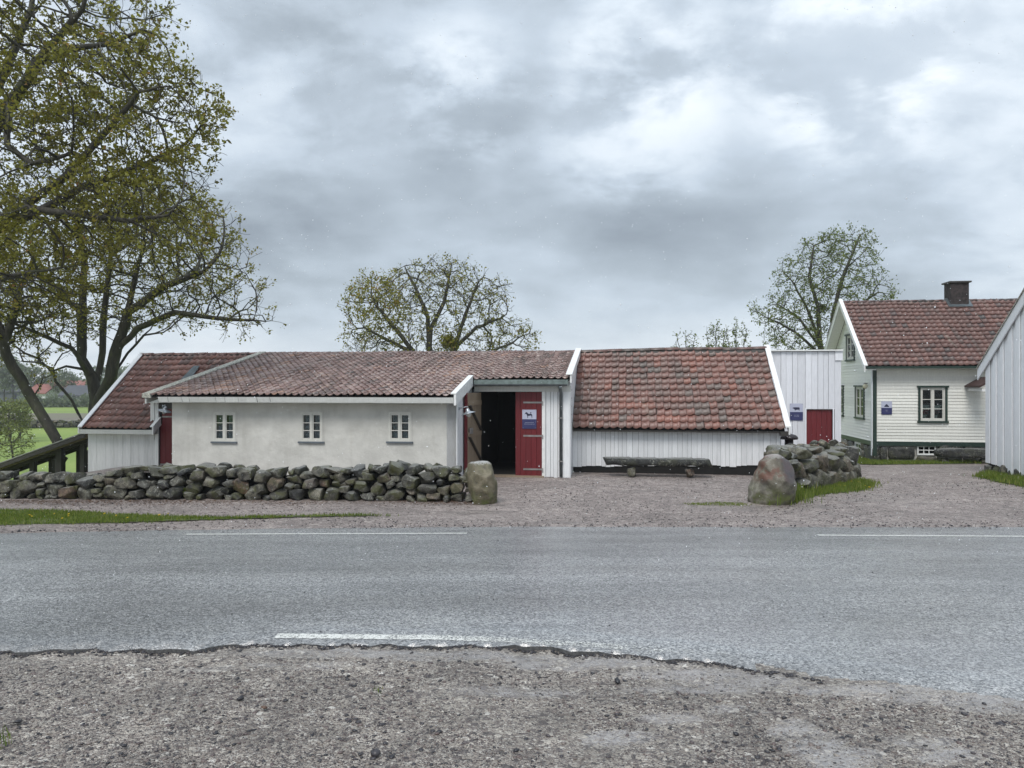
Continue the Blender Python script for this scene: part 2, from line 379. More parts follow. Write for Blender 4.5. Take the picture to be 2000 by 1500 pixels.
GY = [(0, (.04, .036, .036)), (.2, (.16, .128, .12)), (.5, (.29, .235, .215)), (.8, (.39, .335, .305)), (1, (.6, .54, .49))]
M['gravel_yard'] = groundmat('pinkish_yard_gravel', GY, .7)
# wet asphalt: coarse open texture, each stone catches the sky differently
m, t, p = newmat('wet_asphalt'); pos = wpos(t)
v = N(t, 'ShaderNodeTexVoronoi'); t.links.new(pos, v.inputs['Vector']); v.inputs['Scale'].default_value = 125
v3 = N(t, 'ShaderNodeTexVoronoi'); t.links.new(pos, v3.inputs['Vector']); v3.inputs['Scale'].default_value = 62
sepc = N(t, 'ShaderNodeSeparateColor'); t.links.new(v.outputs['Color'], sepc.inputs[0]); sepe = N(t, 'ShaderNodeSeparateColor'); t.links.new(v3.outputs['Color'], sepe.inputs[0])
AS = [(0, (.02, .021, .023)), (.28, (.11, .113, .12)), (.5, (.30, .305, .31)), (.75, (.52, .525, .53)), (.93, (.70, .70, .69)), (1, (.82, .81, .79))]
c = MIX(t, .45, RAMP(t, sepc.outputs[0], AS), RAMP(t, sepe.outputs[1], AS))
big = NOISE(t, scl(t, pos, (.25, 1.0, 1)), 1.3, 5, .6); g3 = NOISE(t, pos, 16, 4, .7)
c = MIX(t, 1.0, c, MAPR(t, big, .3, .7, .8, 1.2), 'MULTIPLY'); c = MIX(t, 1.0, c, MAPR(t, NOISE(t, scl(t, pos, (.12, .9, 1)), 2.1, 3, .5), .35, .65, .86, 1.12), 'MULTIPLY'); c = MIX(t, 1.0, c, MAPR(t, g3, .3, .7, .88, 1.12), 'MULTIPLY')
t.links.new(c, p.inputs['Base Color'])
wetn = NOISE(t, scl(t, pos, (.3, 1.2, 1), (4, 2, 0)), 1.2, 4, .55)
t.links.new(MAPR(t, wetn, .35, .65, .28, .5), p.inputs['Roughness']); p.inputs['Specular IOR Level'].default_value = .7
hh_ = MA(t, 'ADD', MA(t, 'MULTIPLY', v.outputs['Distance'], -1), MA(t, 'MULTIPLY', v3.outputs['Distance'], -.8))
bump(t, p, MA(t, 'ADD', hh_, MA(t, 'ADD', MA(t, 'MULTIPLY', sepc.outputs[1], .5), MA(t, 'MULTIPLY', g3, .9))), 1.0, .012)
cb = N(t, 'ShaderNodeBump'); cb.inputs['Strength'].default_value = .42; cb.inputs['Distance'].default_value = .006
t.links.new(MA(t, 'ADD', hh_, MA(t, 'MULTIPLY', g3, .5)), cb.inputs['Height']); t.links.new(cb.outputs[0], p.inputs['Coat Normal'])
film = MAPR(t, MA(t, 'ADD', MA(t, 'MULTIPLY', wetn, .7), MA(t, 'MULTIPLY', sepc.outputs[2], .3)), .34, .54, .45, 1.0)
wz = attr(t, 'wet'); wzm = MAPR(t, MA(t, 'ADD', wz, MA(t, 'MULTIPLY', MA(t, 'SUBTRACT', MA(t, 'ADD', MA(t, 'MULTIPLY', NOISE(t, scl(t, pos, (.7, 2, 1)), 2.2, 5, .65), .6), MA(t, 'MULTIPLY', sepc.outputs[2], .25)), .45), 1.6)), .3, .9)
film = MA(t, 'MAXIMUM', film, wzm); t.links.new(MA(t, 'SUBTRACT', .42, MA(t, 'MULTIPLY', wzm, .28)), cb.inputs['Strength'])
t.links.new(MA(t, 'SUBTRACT', .2, MA(t, 'MULTIPLY', wzm, .09)), p.inputs['Coat Roughness']); t.links.new(film, p.inputs['Coat Weight']); p.inputs['Coat IOR'].default_value = 1.75
M['asphalt'] = m
M['bitumen_shade'] = plain('broken_asphalt_face', (.05, .05, .05), .6, noise=.5, nscale=60, bumpd=.01)  # dark broken face; the tone also carries the shadow line at the edge
# worn road paint: the asphalt shows through where the paint is gone
m, t, p = newmat('worn_road_paint'); pos = wpos(t)
n = NOISE(t, pos, 130, 3, .7); n2b = NOISE(t, pos, 6, 4, .6); at_ = attr(t, 'wear')
vv = N(t, 'ShaderNodeTexVoronoi'); t.links.new(pos, vv.inputs['Vector']); vv.inputs['Scale'].default_value = 120; vc = N(t, 'ShaderNodeSeparateColor'); t.links.new(vv.outputs['Color'], vc.inputs[0])
f = MAPR(t, MA(t, 'SUBTRACT', MA(t, 'ADD', MA(t, 'MULTIPLY', vc.outputs[0], .5), MA(t, 'MULTIPLY', n2b, .5)), MA(t, 'MULTIPLY', at_, .42)), .12, .22)
p.inputs['Base Color'].default_value = (.72, .72, .68, 1); p.inputs['Roughness'].default_value = .35; t.links.new(f, p.inputs['Alpha'])
bump(t, p, n, .4, .004); M['paint'] = m
def grassmat(name, stops, sc_=1):
    m, t, p = newmat(name); pos = wpos(t)
    c = RAMP(t, MA(t, 'ADD', MA(t, 'MULTIPLY', NOISE(t, pos, .08 * sc_, 5, .6), .6), MA(t, 'MULTIPLY', NOISE(t, pos, 1.5 * sc_, 5, .6), .4)), stops)
    t.links.new(c, p.inputs['Base Color']); p.inputs['Roughness'].default_value = .8
    bump(t, p, NOISE(t, pos, 12, 5, .7), .6, .05); return m
M['field'] = grassmat('meadow_ground', [(.3, (.14, .20, .035)), (.5, (.20, .28, .05)), (.7, (.26, .32, .075))])
M['turf'] = grassmat('turf_ground', [(.3, (.055, .075, .02)), (.5, (.085, .11, .03)), (.7, (.12, .12, .05))], 6)
M['heath'] = grassmat('brown_heath', [(.3, (.13, .11, .08)), (.5, (.17, .15, .11)), (.7, (.15, .17, .08))], 2)
def bladesmat(name, stops, trans=.3, rough=.5):
    m, t, p = newmat(name); a = attr(t); c = RAMP(t, a, stops)
    t.links.new(c, p.inputs['Base Color']); p.inputs['Roughness'].default_value = rough
    tl = N(t, 'ShaderNodeBsdfTranslucent'); t.links.new(c, tl.inputs[0])
    mx = N(t, 'ShaderNodeMixShader'); mx.inputs[0].default_value = trans; L(t, p, 0, mx, 1); L(t, tl, 0, mx, 2)
    t.links.new(mx.outputs[0], t.nodes['Material Output'].inputs[0]); return m
M['grass'] = bladesmat('grass_blade', [(0, (.07, .11, .014)), (.5, (.15, .22, .028)), (.85, (.22, .27, .045)), (1, (.32, .29, .10))], .4)
M['leaf_bronze'] = bladesmat('bronze_maple_leaf', [(0, (.09, .08, .015)), (.35, (.20, .185, .027)), (.65, (.28, .28, .042)), (.85, (.33, .24, .05)), (1, (.34, .17, .06))], .5)
M['leaf_green'] = bladesmat('young_green_leaf', [(0, (.08, .11, .025)), (.5, (.17, .21, .05)), (.85, (.25, .28, .07)), (1, (.26, .21, .08))], .5)
M['leaf_yellow'] = bladesmat('yellow_green_leaf', [(0, (.10, .12, .03)), (.5, (.18, .21, .045)), (1, (.26, .27, .07))], .35)
M['leaf_pale'] = bladesmat('distant_leaf', [(0, (.13, .17, .10)), (.5, (.18, .22, .13)), (1, (.25, .27, .17))], .4)
m, t, p = newmat('wet_bark'); pos = wpos(t)
n = NOISE(t, scl(t, pos, (9, 9, 2.5)), 1, 6, .65)
c = RAMP(t, n, [(.3, (.018, .016, .013)), (.55, (.05, .045, .035)), (.75, (.10, .095, .065))])
c = MIX(t, MAPR(t, NOISE(t, pos, 2.2, 4), .5, .7, 0, .6), c, (.06, .068, .025))
t.links.new(c, p.inputs['Base Color']); p.inputs['Roughness'].default_value = .7; bump(t, p, n, .8, .03); M['bark'] = m
m, t, p = newmat('pebble'); a = attr(t)
c = RAMP(t, a, [(0, (.02, .02, .024)), (.3, (.05, .045, .05)), (.45, (.11, .08, .075)), (.7, (.17, .14, .125)), (.9, (.27, .24, .21)), (1, (.5, .47, .42))])
t.links.new(c, p.inputs['Base Color']); p.inputs['Roughness'].default_value = .38; M['pebble'] = m
# ------------------------------------------------------------------ ground sheets
def fnoise(x, y, s=1.0, seed=0):
    a = 0
    for k, (fx, fy_, am) in enumerate(((.9, 1.3, .5), (2.1, 1.7, .28), (4.3, 3.9, .15), (8.7, 9.3, .08))):
        a += am * math.sin(fx * s * x + 1.7 * k + seed) * math.cos(fy_ * s * y + 2.3 * k + seed * 1.3)
    return a
def sheet(name, xs, ys, keep, dz, mat, zf=None, **kw):
    nx, ny = len(xs), len(ys); V = []
    for y in ys:
        for x in xs: V.append((x, y, G(x, y) + (dz(x, y) if callable(dz) else dz)))
    F = []
    for j in range(ny - 1):
        for i in range(nx - 1):
            if keep is None or keep((xs[i] + xs[i + 1]) / 2, (ys[j] + ys[j + 1]) / 2):
                k = j * nx + i; F.append((k, k + 1, k + nx + 1, k + nx))
    used = sorted({i for f in F for i in f}); mp_ = {u: k for k, u in enumerate(used)}
    me = bpy.data.meshes.new(name); me.from_pydata([V[u] for u in used], [], [tuple(mp_[i] for i in f) for f in F]); me.shade_smooth()
    me.materials.append(mat); o = bpy.data.objects.new(name, me); link(o)
    o['kind'] = kw.get('kind', 'structure'); return o
def axis(lo, near_lo, near_hi, hi, step, grow=1.12):
    a = list(np.arange(near_lo, near_hi + 1e-6, step)); s = step; x = near_hi
    while x < hi: s *= grow; x += s; a.append(x)
    s = step; x = near_lo
    while x > lo: s *= grow; x -= s; a.insert(0, x)
    return a
sheet('field_ground', axis(-640, -26, 22, 640, .7), axis(-40, 0, 60, 640, .7, 1.07), None, -.10, M['field'])
# road edges, read as ground points
NE = [(-900, 1266), (-300, 1268), (0, 1274), (180, 1271), (370, 1274), (450, 1265), (545, 1259), (700, 1261), (870, 1259), (1000, 1263), (1125, 1274), (1250, 1285), (1420, 1303), (1600, 1330), (1800, 1352), (2000, 1378), (2400, 1430), (3200, 1560)]
FE = [(-900, 1052), (0, 1042), (300, 1036), (600, 1032), (1000, 1029), (1500, 1030), (2000, 1030), (3000, 1028)]
def edge(pts):
    q = [GP(*a) for a in pts]; return [(v.x, v.y) for v in q]
NEw, FEw = edge(NE), edge(FE)
def yn(x): return pw(x, NEw)
def yf(x): return pw(x, FEw)
def lip(x): return 1 - sst(x, 1.0, 2.2)          # the broken asphalt edge dies out to the right
def nedge(x):
    r = .035 * math.sin(x * 9.1) * math.sin(x * 3.3 + 1) + .022 * math.sin(x * 23 + 2) + .012 * math.sin(x * 61) + .035 * math.sin(x * 2.1)
    return yn(x) + r * (.4 + .6 * lip(x))
xs = list(np.arange(-16, 19, .06)); V = []; F = []
nrow = 14
for x in xs:
    a, b = nedge(x), yf(x) + .03 * math.sin(x * 5) + .02 * math.sin(x * 17)
    V.append((x, a + .016, G(x, a) - .09))
    for j in range(nrow):
        t = j / (nrow - 1); y = a + (b - a) * t
        V.append((x, y, G(x, y) + .005 + .05 * math.sin(math.pi * t) * .6))
for i in range(len(xs) - 1):
    for j in range(nrow):
        k = i * (nrow + 1) + j; F.append((k, k + nrow + 1, k + nrow + 2, k + 1))
me = bpy.data.meshes.new('road'); me.from_pydata(V, [], F); me.materials.append(M['asphalt']); me.materials.append(M['bitumen_shade']); me.shade_smooth()
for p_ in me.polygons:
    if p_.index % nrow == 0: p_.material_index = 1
_w = []
for i, x in enumerate(xs):
    for j in range(nrow + 1):
        t = max(0, j - 1) / (nrow - 1); z_ = sst(x, -3.2, -.8) * (1 - sst(t, .02 + .05 * sst(x, 0, 3), .30 + .1 * math.sin(x))) * 1.1 + .30 * sst(x, -2, 4); _w.append(z_)
at = me.attributes.new('wet', 'FLOAT', 'POINT'); at.data.foreach_set('value', _w)
o = bpy.data.objects.new('road', me); link(o); o['kind'] = 'structure'
def roadz(x, y):
    a, b = nedge(x), yf(x); t = (y - a) / (b - a); return G(x, y) + .005 + .03 * math.sin(math.pi * min(1, max(0, t)))
# painted edge dashes
def dash(px0, px1, pyf, wpx):
    p0, p1 = GP(px0, pyf(px0)), GP(px1, pyf(px1)); n = max(8, int(abs(px1 - px0) / 8)); V = []; F = []; wear = []
    for i in range(n + 1):
        px = lerp(px0, px1, i / n); c = GP(px, pyf(px)); wd = wpx / 2 * (1 + .12 * math.sin(i * 2.3))
        for s in (-1, 0, 1):
            y = c.y + s * wd; x = (px - 1000) / 1500 * c.y; V.append((x, y, roadz(x, y) + .004))
    for i in range(n):
        for s in (0, 1):
            k = i * 3 + s; F.append((k, k + 3, k + 4, k + 1)); wear.append(.42 + max(0, (i / n - .15) * 1.35) if wpx > .1 else .35)
    me = bpy.data.meshes.new('edge_line'); me.from_pydata(V, [], F); me.materials.append(M['paint'])
    at = me.attributes.new('wear', 'FLOAT', 'FACE'); at.data.foreach_set('value', wear)
    o = bpy.data.objects.new('edge_line', me); link(o); o['kind'] = 'structure'
dash(362, 912, lambda p: 1046 - .003 * (p - 362), .085)
dash(1597, 2300, lambda p: 1048 + .006 * (p - 1597), .085)
dash(538, 1560, lambda p: pw(p, [(538, 1245), (850, 1248), (1000, 1253), (1180, 1264), (1400, 1280), (1600, 1290)]), .105)
# gravel verge in front
def gz(x, y):
    d = yn(x) - y; return -(.017 + .010 * math.sin(x * 2.3 + 1) + .006 * math.sin(x * 7.7) + .004 * math.sin(x * 19)) * (.25 + .75 * sst(math.sin(x * 5.3) + .7 * math.sin(x * 13.1 + 1), -.9, .4)) * lip(x) * sst(d, -.25, .02) * (1 - .5 * sst(d, .1, .9)) - .012 * sst(-lip(x) + .5, 0, .5) * 0 + .012 * fnoise(x, y, 1.2, 3) * sst(d, .02, .6)
gv = sheet('gravel_verge', list(np.arange(-6, 6, .05)), list(np.arange(1.5, 6.4, .04)), lambda x, y: y < yn(x) + (.12 if lip(x) > .3 else .05) + .05 * fnoise(x, y, 6), lambda x, y: gz(x, y) + .004 + .010 * (1 - lip(x)), M['gravel'])
# yard gravel between road and buildings
def yardkeep(x, y):
    if y < yf(x) - .25 + .05 * fnoise(x, y, 3): return False
    if y > 27 or x > 22: return False
    if y > 13.9 and x < -1.5: return y < 19.6 and x > -11.6 - .15 * fnoise(x, y, 2)
    return True
sheet('gravel_yard', list(np.arange(-22, 22, .2)), list(np.arange(9.4, 27, .16)), yardkeep, lambda x, y: -.012 * sst(yf(x) + .1 - y, 0, .3) + .010 + .012 * fnoise(x, y, 1, 8) * sst(y - yf(x), .2, 1), M['gravel_yard'])
sheet('gravel_verge', list(np.arange(-16, 16.1, .4)), list(np.arange(-8, 6.4, .3)), lambda x, y: y < yn(x) - .1, lambda x, y: gz(x, y) - .012, M['gravel'])
# where water lies in the verge (px, py, half width, half height as seen)
WET = [(700, 1276, 240, 9), (950, 1281, 250, 10), (1150, 1293, 190, 11), (1330, 1316, 130, 12), (1440, 1335, 150, 20), (1340, 1345, 90, 10), (1700, 1352, 170, 12), (1860, 1370, 180, 14), (2000, 1384, 150, 16), (1545, 1430, 45, 22), (1590, 1460, 60, 25), (1650, 1490, 90, 22), (1800, 1455, 70, 14), (1860, 1485, 90, 16), (1415, 1385, 40, 9), (1480, 1395, 30, 8), (1310, 1405, 60, 12), (620, 1300, 160, 8), (1200, 1440, 80, 15), (1000, 1350, 120, 10), (1250, 1350, 60, 8), (400, 1305, 90, 6)]
def wetv(x, y):
    if y < .5: return 0
    g = G(x, y); px = 1000 + 1500 * x / y; py = 750 + 1500 * (E - g) / y; v = 0
    for cx, cy, rx, ry in WET:
        d = ((px - cx) / rx) ** 2 + ((py - cy) / ry) ** 2
        if d < 2.2: v = max(v, min(1, 1.25 - .6 * d) * (.8 if ry > 8.5 else .55))
    return v
at = gv.data.attributes.new('wet', 'FLOAT', 'POINT'); at.data.foreach_set('value', [wetv(v.co.x, v.co.y) for v in gv.data.vertices])

# pebbles
rng = np.random.default_rng(5)
octv = np.array([(1, 0, 0), (-1, 0, 0), (0, 1, 0), (0, -1, 0), (0, 0, 1), (0, 0, -1)], float)
octf = np.array([(0, 2, 4), (2, 1, 4), (1, 3, 4), (3, 0, 4), (2, 0, 5), (1, 2, 5), (3, 1, 5), (0, 3, 5)])
_bm = bmesh.new(); bmesh.ops.create_icosphere(_bm, subdivisions=1, radius=1); icov = np.array([v.co[:] for v in _bm.verts]); icof = np.array([[v.index for v in f.verts] for f in _bm.faces]); _bm.free()
def pebbles(name, P, S, mat, bv, bf, tint=None, flat=.55):
    n = len(P); k = len(bv)
    ang = rng.uniform(0, 6.28, n); sx = S * rng.uniform(.7, 1.3, n); sy = S * rng.uniform(.6, 1.1, n); sz = S * flat * rng.uniform(.6, 1.2, n)
    b = bv[None] * (1 + rng.uniform(-.28, .28, (n, k, 1)))
    x = b[..., 0] * sx[:, None]; y = b[..., 1] * sy[:, None]; z = b[..., 2] * sz[:, None]
    tl = rng.uniform(-.35, .35, n)[:, None]; z = z + x * tl
    X = x * np.cos(ang)[:, None] - y * np.sin(ang)[:, None]; Y = x * np.sin(ang)[:, None] + y * np.cos(ang)[:, None]
    V = np.stack([X, Y, z], -1) + P[:, None, :]
    T = bf[None] + (np.arange(n) * k)[:, None, None]
    if tint is None: tint = rng.beta(1.5, 1.6, n)
    return np_mesh(name, V.reshape(-1, 3), T.reshape(-1, 3), mat, np.repeat(tint, len(bf)), kind='stuff')
def scatter(n, y0, y1, xm, smin, smax, pwr, zf, reject, ybias=1.0):
    P = []; S = []
    u = rng.random((n, 4))
    for a, b_, c_, d in u:
        y = y0 + (y1 - y0) * a ** ybias; x = (b_ * 2 - 1) * y * xm
        if reject(x, y): continue
        s = smin * (smax / smin) ** (c_ ** pwr)
        P.append((x, y, zf(x, y) + s * .12)); S.append(s)
    return np.array(P), np.array(S)
zfn = lambda x, y: G(x, y) + gz(x, y) + .004 + .010 * (1 - lip(x))
def rejn(x, y):
    if y > yn(x) - .02: return True
    d = yn(x) - y
    if wetv(x, y) > .45 and rnd.random() < .8: return True
    if fnoise(x, y, 1.7, 1) < -.35 and rnd.random() < .75: return True
    if lip(x) > .1 and d < .22 + .05 * math.sin(x * 4) and rnd.random() < .93: return True
    return False
P, S = scatter(120000, 2.6, 5.6, .78, .0018, .0068, 1.9, zfn, rejn, 1.0)
pebbles('gravel', P, S, M['pebble'], octv, octf)
P, S = scatter(12500, 2.7, 5.6, .78, .0045, .016, 2.3, zfn, rejn)
pebbles('loose_pebbles', P, S, M['pebble'], icov, icof, rng.beta(.8, 1.1, len(P)), .55)
def rejy(x, y): 
    if y < yf(x) - .15: return True
    if y > 13.4 and x < .0: return True
    if fnoise(x, y, .8, 2) < -.2 and rnd.random() < .8: return True
    return False
P, S = scatter(16000, 9.9, 17.5, .72, .006, .019, 2.2, lambda x, y: G(x, y) + .012, rejy, 1.4)
pebbles('yard_stones', P, S, M['pebble'], octv, octf, rng.beta(1.3, 2.0, len(P)), .6)
P = []; S = []
for i in range(70):
    y = rng.uniform(5.3, 10.3); x = rng.uniform(-.7, .7) * y
    if y < yn(x) + .1: continue
    P.append((x, y, roadz(x, y) + .002)); S.append(rng.uniform(.004, .011))
pebbles('grit', np.array(P), np.array(S), M['pebble'], octv, octf, rng.uniform(0, .2, len(P)))
# short dark crumbs of asphalt along the broken edge
P = []; S = []
for i in range(2600):
    x = rng.uniform(-4.2, 1.8); y = nedge(x) - abs(rng.normal(0, .035)) + .012
    P.append((x, y, zfn(x, y) + .003)); S.append(.003 + .016 * rng.random() ** 4)
pebbles('asphalt_crumbs', np.array(P), np.array(S), M['pebble'], octv, octf, rng.uniform(0, .35, len(P)))
P = []; S = []
for i in range(220):
    x = rng.uniform(-8.5, -4.5) if i < 90 else rng.uniform(-3, 9); y = yf(x) + rng.normal(.05, .06)
    P.append((x, y, G(x, y) + .02)); S.append(rng.uniform(.008, .02))
pebbles('asphalt_crumbs', np.array(P), np.array(S), M['pebble'], octv, octf, rng.uniform(0, .3, len(P)))
bigp = [(945, 1018, .035), (958, 1016, .02), (1655, 1012, .03), (1307, 1016, .02), (1679, 996, .018), (1690, 970, .025), (1206, 1333, .022), (35, 1413, .022), (243, 1461, .022), (735, 1474, .03), (1645, 1448, .026), (1437, 1437, .02), (470, 1368, .018), (1830, 1480, .02), (1955, 1420, .03)]
P = np.array([(*GP(a, b).xy, GP(a, b).z + .01) for a, b, _ in bigp]); pebbles('loose_stones', P, np.array([s for *_, s in bigp]), M['pebble'], icov, icof, rng.uniform(0, .3, len(bigp)))

# grass
def blades(name, pts, hmin, hmax, mat, wd=.006, lean=.45):
    P = np.array(pts); n = len(P)
    h = rng.uniform(hmin, hmax, n); a = rng.uniform(0, 6.28, n); w_ = wd * rng.uniform(.6, 1.4, n); l = rng.uniform(0, lean, n) * h; b = rng.uniform(0, 6.28, n)
    d = np.stack([np.cos(a), np.sin(a), 0 * a], 1) * w_[:, None]
    ld = np.stack([np.cos(b), np.sin(b), 0 * b], 1)
    m1 = P + ld * (l * .3)[:, None] + np.stack([0 * a, 0 * a, h * .55], 1)
    tp = P + ld * l[:, None] + np.stack([0 * a, 0 * a, h], 1)
    V = np.stack([P - d, P + d, m1 - d * .7, m1 + d * .7, tp], 1).reshape(-1, 3)
    T = np.array([(0, 1, 3), (0, 3, 2), (2, 3, 4)])[None] + (np.arange(n) * 5)[:, None, None]
    o = np_mesh(name, V, T.reshape(-1, 3), mat, np.repeat(rng.random(n), 3), kind='stuff'); return o
def patch(poly_px, n, name='grass', hmin=.03, hmax=.09, fuzz=.06, wd=.006, base=True):
    q = [GP(*a) for a in poly_px]; xs_ = [v.x for v in q]; ys_ = [v.y for v in q]
    def inside(x, y):
        c_ = False; j = len(q) - 1
        for i in range(len(q)):
            if (ys_[i] > y) != (ys_[j] > y) and x < (xs_[j] - xs_[i]) * (y - ys_[i]) / (ys_[j] - ys_[i]) + xs_[i]: c_ = not c_
            j = i
        return c_
    x0, x1, y0, y1 = min(xs_) - .2, max(xs_) + .2, min(ys_) - .2, max(ys_) + .2
    keep = lambda x, y: inside(x + fuzz * fnoise(x, y, 5, 1), y + fuzz * fnoise(y, x, 6, 2))
    if base:
        sheet('turf', list(np.arange(x0, x1, .06)), list(np.arange(y0, y1, .05)), keep, .022, M['turf'])
    pts = []; g = 0
    while len(pts) < n and g < n * 20:
        g += 1; x, y = rng.uniform(x0, x1), rng.uniform(y0, y1)
        if g % 7 == 0 and pts and wd > .0035:                                     # stragglers creeping out over the gravel
            k_ = pts[int(rng.integers(len(pts)))]; x, y = k_[0] + rng.normal(0, .10), k_[1] + rng.normal(0, .06); pts.append((x, y, G(x, y) + .01)); continue
        if keep(x, y) and (fnoise(x, y, 3, 5) > -.25 or rng.random() < .35): pts.append((x, y, G(x, y) + .018))
    return blades(name, pts, hmin, hmax, M['grass'], wd), pts
_, gp1 = patch([(-500, 1006), (0, 998), (120, 1000), (250, 1007), (340, 1011), (430, 1013), (560, 1010), (700, 1007.5), (770, 1010), (700, 1009.5), (560, 1012.5), (440, 1016.5), (330, 1020), (200, 1024), (0, 1028), (-500, 1036)], 30000, hmin=.02, hmax=.055, wd=.005, fuzz=.05)
patch([(1515, 988), (1545, 950), (1600, 946), (1672, 938), (1690, 940), (1708, 950), (1690, 958), (1650, 963), (1600, 968), (1560, 978)], 9000, hmin=.03, hmax=.12, wd=.006)
patch([(1515, 990), (1528, 962), (1552, 955), (1570, 968), (1550, 984)], 2600, name='long_grass', hmin=.10, hmax=.26, wd=.007, base=False)
patch([(1640, 905), (1640, 885), (1700, 886), (1710, 899), (1960, 899), (2040, 901), (2040, 905), (1860, 907), (1700, 909)], 16000, hmin=.03, hmax=.10, wd=.008)
patch([(1905, 932), (1930, 925), (1980, 930), (2060, 945), (2100, 962), (2040, 958), (1960, 945)], 7000, hmin=.03, hmax=.13, wd=.007)
patch([(1335, 986), (1400, 983), (1462, 985), (1462, 990), (1400, 990), (1345, 989)], 900, hmin=.01, hmax=.03, wd=.005, base=False)
patch([(-60, 1432), (12, 1436), (20, 1460), (0, 1480), (-60, 1490)], 160, hmin=.01, hmax=.04, wd=.003, base=False, fuzz=.03)
patch([(730, 1352), (748, 1352), (748, 1362), (732, 1362)], 60, hmin=.01, hmax=.03, wd=.002, base=False, fuzz=.01)
P = []
for i in range(46):
    x, y, z = gp1[int(rng.integers(len(gp1)))]
    if x > -3.6 or y > 12.0: continue
    P.append((x, y, z + .05))
for px, py in ((1566, 952), (1571, 962), (1600, 948), (1640, 949), (1656, 941), (1663, 941), (1676, 942), (1681, 945), (1690, 950), (1698, 953), (1650, 950), (1629, 957)):
    v = GP(px, py + 6); P.append((v.x, v.y, v.z + .08))
pebbles('dandelions', np.array(P), rng.uniform(.014, .022, len(P)), M['yellow'], icov, icof, np.zeros(len(P)), .4)
# dry leaves drifted against the long wall
P = []
for i in range(2600):
    px = rng.uniform(-100, 930); v = GP(px, 978 + abs(rng.normal(0, 5))); P.append((v.x, v.y, v.z + .014))
m_, t_, p_ = newmat('dry_leaf'); c_ = RAMP(t_, attr(t_), [(0, (.05, .03, .02)), (.5, (.13, .075, .05)), (1, (.2, .13, .08))]); t_.links.new(c_, p_.inputs['Base Color']); M['dry'] = m_
pebbles('dead_leaves', np.array(P), rng.uniform(.008, .022, len(P)), M['dry'], octv, octf, None, .25)
v = GP(516, 1386); pebbles('dead_leaf', np.array([(v.x, v.y, v.z + .012)]), np.array([.028]), M['dry'], icov, icof, np.array([.4]), .3)
# ------------------------------------------------------------------ building kit (farm frame: a along the fronts, b into depth)
class Panel:
    """a wall plane; s runs along it, t stands out of it."""
    def __init__(s, axis, c, sign, off): s.axis, s.c, s.sign, s.off = axis, c, sign, off
    def pt(s, q, t, z): return (q, s.c + s.sign * t, z) if s.axis == 'a' else (s.c + s.sign * t, q, z)
    def box(s, mb, s0, s1, t0, t1, z0, z1, z0b=None, z1b=None):
        z0b = z0 if z0b is None else z0b; z1b = z1 if z1b is None else z1b
        p = s.pt
        return mb.hexa([p(s0, t0, z0), p(s1, t0, z0b), p(s1, t1, z0b), p(s0, t1, z0), p(s0, t0, z1), p(s1, t0, z1b), p(s1, t1, z1b), p(s0, t1, z1)])
    def mb(s): return MB(s.off)
def root_at(name, label, cat, a, b, z, group=None):
    x, y = F2W(a, b); o = thing(name, label, cat, (x, y, z), -TH, group); return o, (a, b, z)
def wallcols(P, name, mat, par, s0, s1, t0, t1, zb, top, holes=(), brk=()):
    cuts = sorted({s0, s1, *[x for x in brk if s0 < x < s1], *[x for h in holes for x in h[:2] if s0 < x < s1]}); mb = P.mb()
    for a, b in zip(cuts, cuts[1:]):
        mid = (a + b) / 2; z = zb
        for h in sorted([h for h in holes if h[0] <= mid <= h[1]], key=lambda h: h[2]):
            if h[2] > z: P.box(mb, a, b, t0, t1, z, h[2])
            z = h[3]
        P.box(mb, a, b, t0, t1, z, top(a + 1e-5), None, top(b - 1e-5))
    return mb.build(name, mat, par)
def vboards(P, par, mat, s0, s1, t, zb, top, holes=(), wmin=.09, wmax=.15, seed=1, thick=.02, name='board', gap=.006, alt=.014, bot=None):
    r = random.Random(seed); x = s0; k = 0
    while x < s1 - .01:
        w_ = min(r.uniform(wmin, wmax), s1 - x)
        if s1 - x - w_ < .04: w_ = s1 - x
        a, b = x + gap / 2, x + w_ - gap / 2; mid = (a + b) / 2; tt = t + (alt if k % 2 else 0) + r.uniform(0, .003)
        z = zb + (bot(mid) if bot else 0) + r.uniform(-.008, .008)
        segs = []
        for h in sorted([h for h in holes if h[0] <= mid <= h[1]], key=lambda h: h[2]):
            if h[2] > z: segs.append((z, h[2], False))
            z = h[3]
        segs.append((z, None, True))
        for z0, z1, last in segs:
            mb = P.mb()
            if last:
                if min(top(a), top(b)) <= z0 + .01: continue
                P.box(mb, a, b, tt, tt + thick, z0, top(a), None, top(b))
            else: P.box(mb, a, b, tt, tt + thick, z0, z1)
            mb.build(name, mat, par)
        x += w_; k += 1
def clap(P, par, mat, ext, t, z0, z1, step, holes=(), name='board', seed=1, thick=.022):
    r = random.Random(seed); z = z0
    while z < z1 - .01:
        zt = min(z + step, z1); e = ext((z + zt) / 2)
        if e:
            cuts = [e[0]]; hs = sorted([h for h in holes if h[2] < (z + zt) / 2 < h[3]]); x = e[0]; segs = []
            for h in hs:
                if h[0] > x: segs.append((x, min(h[0], e[1])))
                x = max(x, h[1])
            if x < e[1]: segs.append((x, e[1]))
            for a, b in segs:
                if b - a < .02: continue
                mb = P.mb(); p = P.pt; o_ = r.uniform(0, .002); zz = z + r.uniform(-.003, .003)
                mb.hexa([p(a, t, zz), p(b, t, zz), p(b, t + thick + o_, zz), p(a, t + thick + o_, zz), p(a, t, zt + .006), p(b, t, zt + .006), p(b, t + .006, zt + .006), p(a, t + .006, zt + .006)])
                mb.build(name, mat, par)
        z = zt
